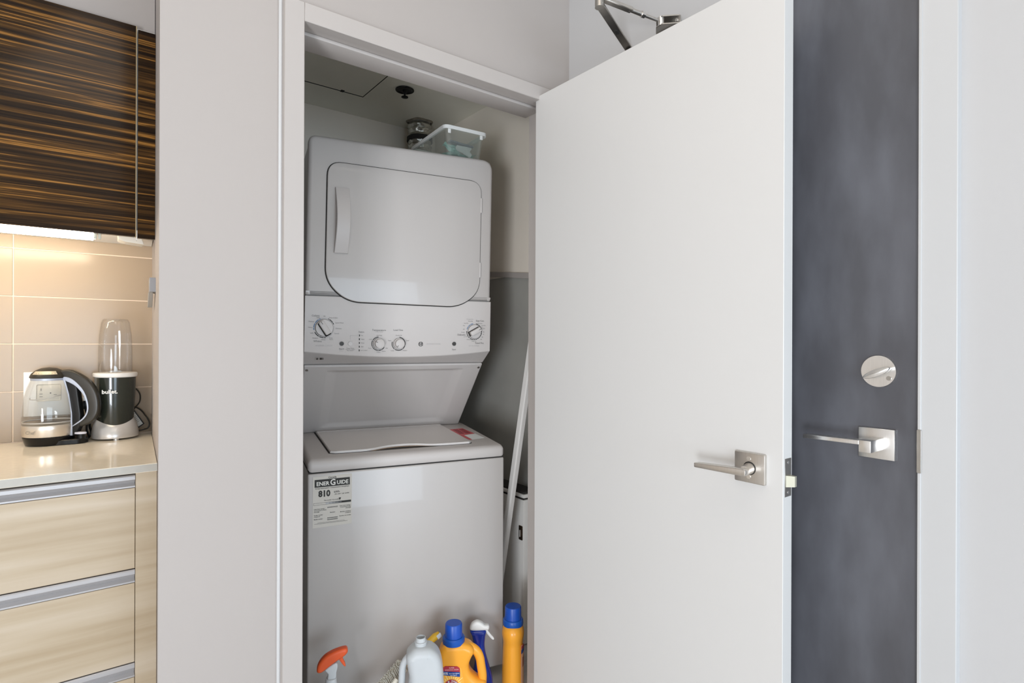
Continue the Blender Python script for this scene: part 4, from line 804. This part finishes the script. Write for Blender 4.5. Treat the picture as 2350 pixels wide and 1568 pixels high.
# B slim detergent bottle seen from its narrow side
B_ = facing('detergent_bottle', 'orange detergent bottle with blue cap standing against the door jamb', 'bottle', 1.253, 1.632)
bprof = [(0.0, 0.0), (0.034, 0.0), (0.0385, 0.006), (0.0390, 0.05), (0.0375, 0.11), (0.0360, 0.150), (0.0355, 0.165), (0.0375, 0.180), (0.0395, 0.195), (0.0385, 0.210), (0.034, 0.222), (0.028, 0.228), (0.0, 0.228)]
sp_ = spline([(r, z) for r, z in bprof[1:-1]], 3, False)
lathe('bottle_body', [(0, 0)] + sp_ + [(0, 0.228)], ORANGE, B_, 0.001, 0, 40, 1.0, 1.25)
lathe('cap', [(0.0, 0.235), (0.030, 0.235), (0.0288, 0.288), (0.0270, 0.2915), (0.0, 0.292)], BLUEC, B_, 0.001, 0, 60, 1, 1, lambda a, z: 1+0.012*math.cos(30*a) if 0.236 < z < 0.289 else 1)
lathe('neck_ring', [(0.030, 0.2240), (0.0355, 0.2255), (0.0365, 0.232), (0.0360, 0.244), (0.0335, 0.2475), (0.0290, 0.248), (0.0290, 0.224)], MC['ring blue'], B_, 0.001, 0, 48)
bm = bmesh.new(); 
def patch(a0, a1, z0, z1, r, sl=0.0, n=6):
    A0 = []
    for i in range(n+1):
        a = math.radians(a0+(a1-a0)*i/n); A0.append((bm.verts.new((0.001+r*math.cos(a), 1.25*r*math.sin(a), z0+sl*i/n)), bm.verts.new((0.001+r*math.cos(a), 1.25*r*math.sin(a), z1+sl*i/n))))
    for p_, q_ in zip(A0, A0[1:]): bm.faces.new((p_[0], q_[0], q_[1], p_[1]))
patch(-44, 10, 0.02, 0.165, 0.0392); slb = fin('side_label', bm, mat('label peach', (0.86, 0.47, 0.26), 0.35), B_)
bm = bmesh.new(); patch(-40, 10, 0.150, 0.162, 0.0396, 0.006); fin('red_flash', bm, MC['label maroon'], slb)
bm = bmesh.new(); patch(-42, 10, 0.135, 0.149, 0.0396, 0.006); fin('blue_flash', bm, LBLUE, slb)
bm = bmesh.new(); patch(-32, 10, 0.085, 0.120, 0.0396, 0.006); fin('red_emblem', bm, mat('faded maroon', (0.42, 0.16, 0.10), 0.4), slb)
# blue sprayer
S_ = facing('spray_bottle', 'deep blue spray bottle with white trigger head behind the detergent', 'bottle', 1.132, 1.668)
sb_ = spline([(-0.020, 0.002), (-0.024, 0.03), (-0.022, 0.075), (-0.014, 0.125), (-0.013, 0.150), (-0.019, 0.182), (-0.026, 0.212), (-0.029, 0.229), (0.021, 0.229), (0.021, 0.205), (0.019, 0.178), (0.023, 0.146), (0.036, 0.100), (0.046, 0.065), (0.048, 0.03), (0.044, 0.002)], 4)
shape2d('bottle_body', [sb_], 0.006, 0.013, XZ, BLUED, S_, 5)
hd = spline([(-0.031, 0.231), (-0.031, 0.243), (-0.024, 0.254), (-0.008, 0.261), (0.008, 0.256), (0.020, 0.247), (0.034, 0.245), (0.034, 0.231), (0.022, 0.229), (-0.010, 0.2275)], 4)
shape2d('spray_head', [hd], 0.005, 0.009, XZ, WHITE, S_, 4)
tr = spline([(0.020, 0.236), (0.024, 0.220), (0.034, 0.206), (0.046, 0.194), (0.052, 0.194), (0.051, 0.200), (0.040, 0.213), (0.031, 0.226), (0.030, 0.238)], 4)
shape2d('trigger', [tr], 0.003, 0.002, XZ, WHITE, S_, 3)
# milky jug with handle on the left
J_ = facing('jug', 'milky white jug with open neck in front of the detergent', 'jug', 0.838, 1.556)
jb = spline([(-0.034, 0.003), (-0.034, 0.15), (-0.034, 0.205), (-0.031, 0.232), (-0.036, 0.262), (-0.040, 0.290), (-0.030, 0.305), (-0.013, 0.316), (0.019, 0.316), (0.036, 0.312), (0.056, 0.294), (0.067, 0.264), (0.072, 0.217), (0.074, 0.10), (0.070, 0.003)], 4)
jo = shape2d('jug_body', [jb], 0.018, 0.024, XZ, MILK, J_, 6)
tube('jug_handle', [(x, 0, z) for x, z in spline([(-0.022, 0.288), (-0.038, 0.278), (-0.050, 0.256), (-0.053, 0.225), (-0.0535, 0.18), (-0.050, 0.12), (-0.030, 0.08)], 6, False)], 0.0105, MILK, J_, 5)
lathe('jug_neck', [(0.0175, 0.309), (0.0180, 0.322), (0.0190, 0.323), (0.0190, 0.327), (0.0150, 0.328), (0.0145, 0.339), (0.0125, 0.3395), (0.0125, 0.312)], MILK, J_, 0.003, 0, 36)
jl = shape2d('wrap_label', [roundpoly([(-0.0335, 0.05), (0.064, 0.05), (0.066, 0.205), (0.02, 0.212), (-0.02, 0.215), (-0.030, 0.20)], 0.006, 3)], 0.0004, 0.0, Matrix.Translation((0, -0.0432, 0)) @ XZ, MILKB, J_)
shape2d('blue_star', [[(-0.0300, 0.226), (-0.0230, 0.212), (-0.0100, 0.208), (-0.0200, 0.200), (-0.0060, 0.182), (-0.0300, 0.176)]], 0.0004, 0, Matrix.Translation((0, -0.0440, 0)) @ XZ, mat('star blue', (0.02, 0.13, 0.42), 0.5), jl)
# yellow handled scrub brush leaning behind the jug
br_ = empty('scrub_brush', 'yellow handled scrub brush leaning behind the white jug', 'brush', (0.83, 1.66, 0))
def off(pts, o): return [(x-o[0], y-o[1], z-o[2]) for x, y, z in pts]
O_ = (0.83, 1.66, 0)
tube('brush_handle', off([(0.966, 1.660, 0.268), (0.950, 1.660, 0.262), (0.925, 1.661, 0.249), (0.900, 1.662, 0.236), (0.872, 1.663, 0.222), (0.842, 1.665, 0.206)], O_), 0.0105, YEL, br_, 4, [0.8, 1.15, 1.0, 0.95, 0.9, 0.9])
bm = bmesh.new(); bbox(bm, -0.006, 0.010, -0.012, -0.0105, -0.008, 0.008, 0.0005, 1); bmesh.ops.transform(bm, matrix=Matrix.Translation((0.958-0.83, 0.0, 0.2655)) @ Matrix.Rotation(math.radians(-27), 4, 'Y'), verts=bm.verts); fin('handle_sticker', bm, PAPER, br_)
bm = bmesh.new(); bar(bm, (0.012, 0.005, 0.206), (-0.098, 0.010, 0.130), 0.040, 0.030, (0, 1, 0)); fin('brush_block', bm, BEIGE, br_)
bm = bmesh.new(); rb = random.Random(3)
for i in range(26):
    for j in range(5):
        t_ = i/25; x = 0.005-0.098*t_; z = 0.198-0.070*t_; cyl(bm, (x, -0.012+j*0.006, z), (x-0.012+rb.uniform(-.002, .002), -0.012+j*0.006, z+0.026+rb.uniform(-.002, .003)), 0.0016, 5)
bo = fin('bristles', bm, mat('beige bristle', (0.55, 0.53, 0.46), 0.8), br_, False); bo['kind'] = 'stuff'
# cream stick in front of it
sk_ = tube('cleaning_wand', [(0.792, 1.615, 0.200), (0.770, 1.615, 0.176), (0.740, 1.615, 0.142), (0.700, 1.615, 0.09), (0.640, 1.615, 0.012)], 0.0085, mat('cream plastic wand', (0.72, 0.68, 0.58), 0.45), None, 4)
tag(sk_, 'cream plastic wand slanting down left of the white jug', 'wand')
# orange trigger sprayer
Q_ = facing('spray_bottle', 'clear spray bottle with orange-red trigger head at the lower left', 'bottle', 0.62, 1.66)
qh = spline([(-0.056, 0.273), (-0.055, 0.288), (-0.046, 0.304), (-0.030, 0.318), (-0.006, 0.3275), (0.020, 0.332), (0.029, 0.328), (0.029, 0.317), (0.016, 0.306), (-0.006, 0.294), (-0.026, 0.281), (-0.044, 0.270)], 4)
shape2d('spray_head', [qh], 0.006, 0.008, XZ, REDO, Q_, 4)
qt = spline([(0.004, 0.303), (0.010, 0.291), (0.018, 0.279), (0.024, 0.275), (0.022, 0.286), (0.017, 0.297), (0.015, 0.308)], 3)
shape2d('trigger', [qt], 0.003, 0.002, XZ, REDO, Q_, 3)
shape2d('pump_neck', [spline([(-0.034, 0.276), (-0.004, 0.292), (0.002, 0.280), (-0.002, 0.262), (-0.004, 0.246), (-0.026, 0.246), (-0.026, 0.262)], 3)], 0.005, 0.005, XZ, MILK, Q_, 4)
lathe('bottle_body', [(0.0, 0.0), (0.034, 0.0), (0.038, 0.006), (0.038, 0.130), (0.034, 0.165), (0.024, 0.205), (0.0165, 0.232), (0.0155, 0.246), (0.0, 0.248)], MILK, Q_, -0.017, 0, 40)

mark_stuff()
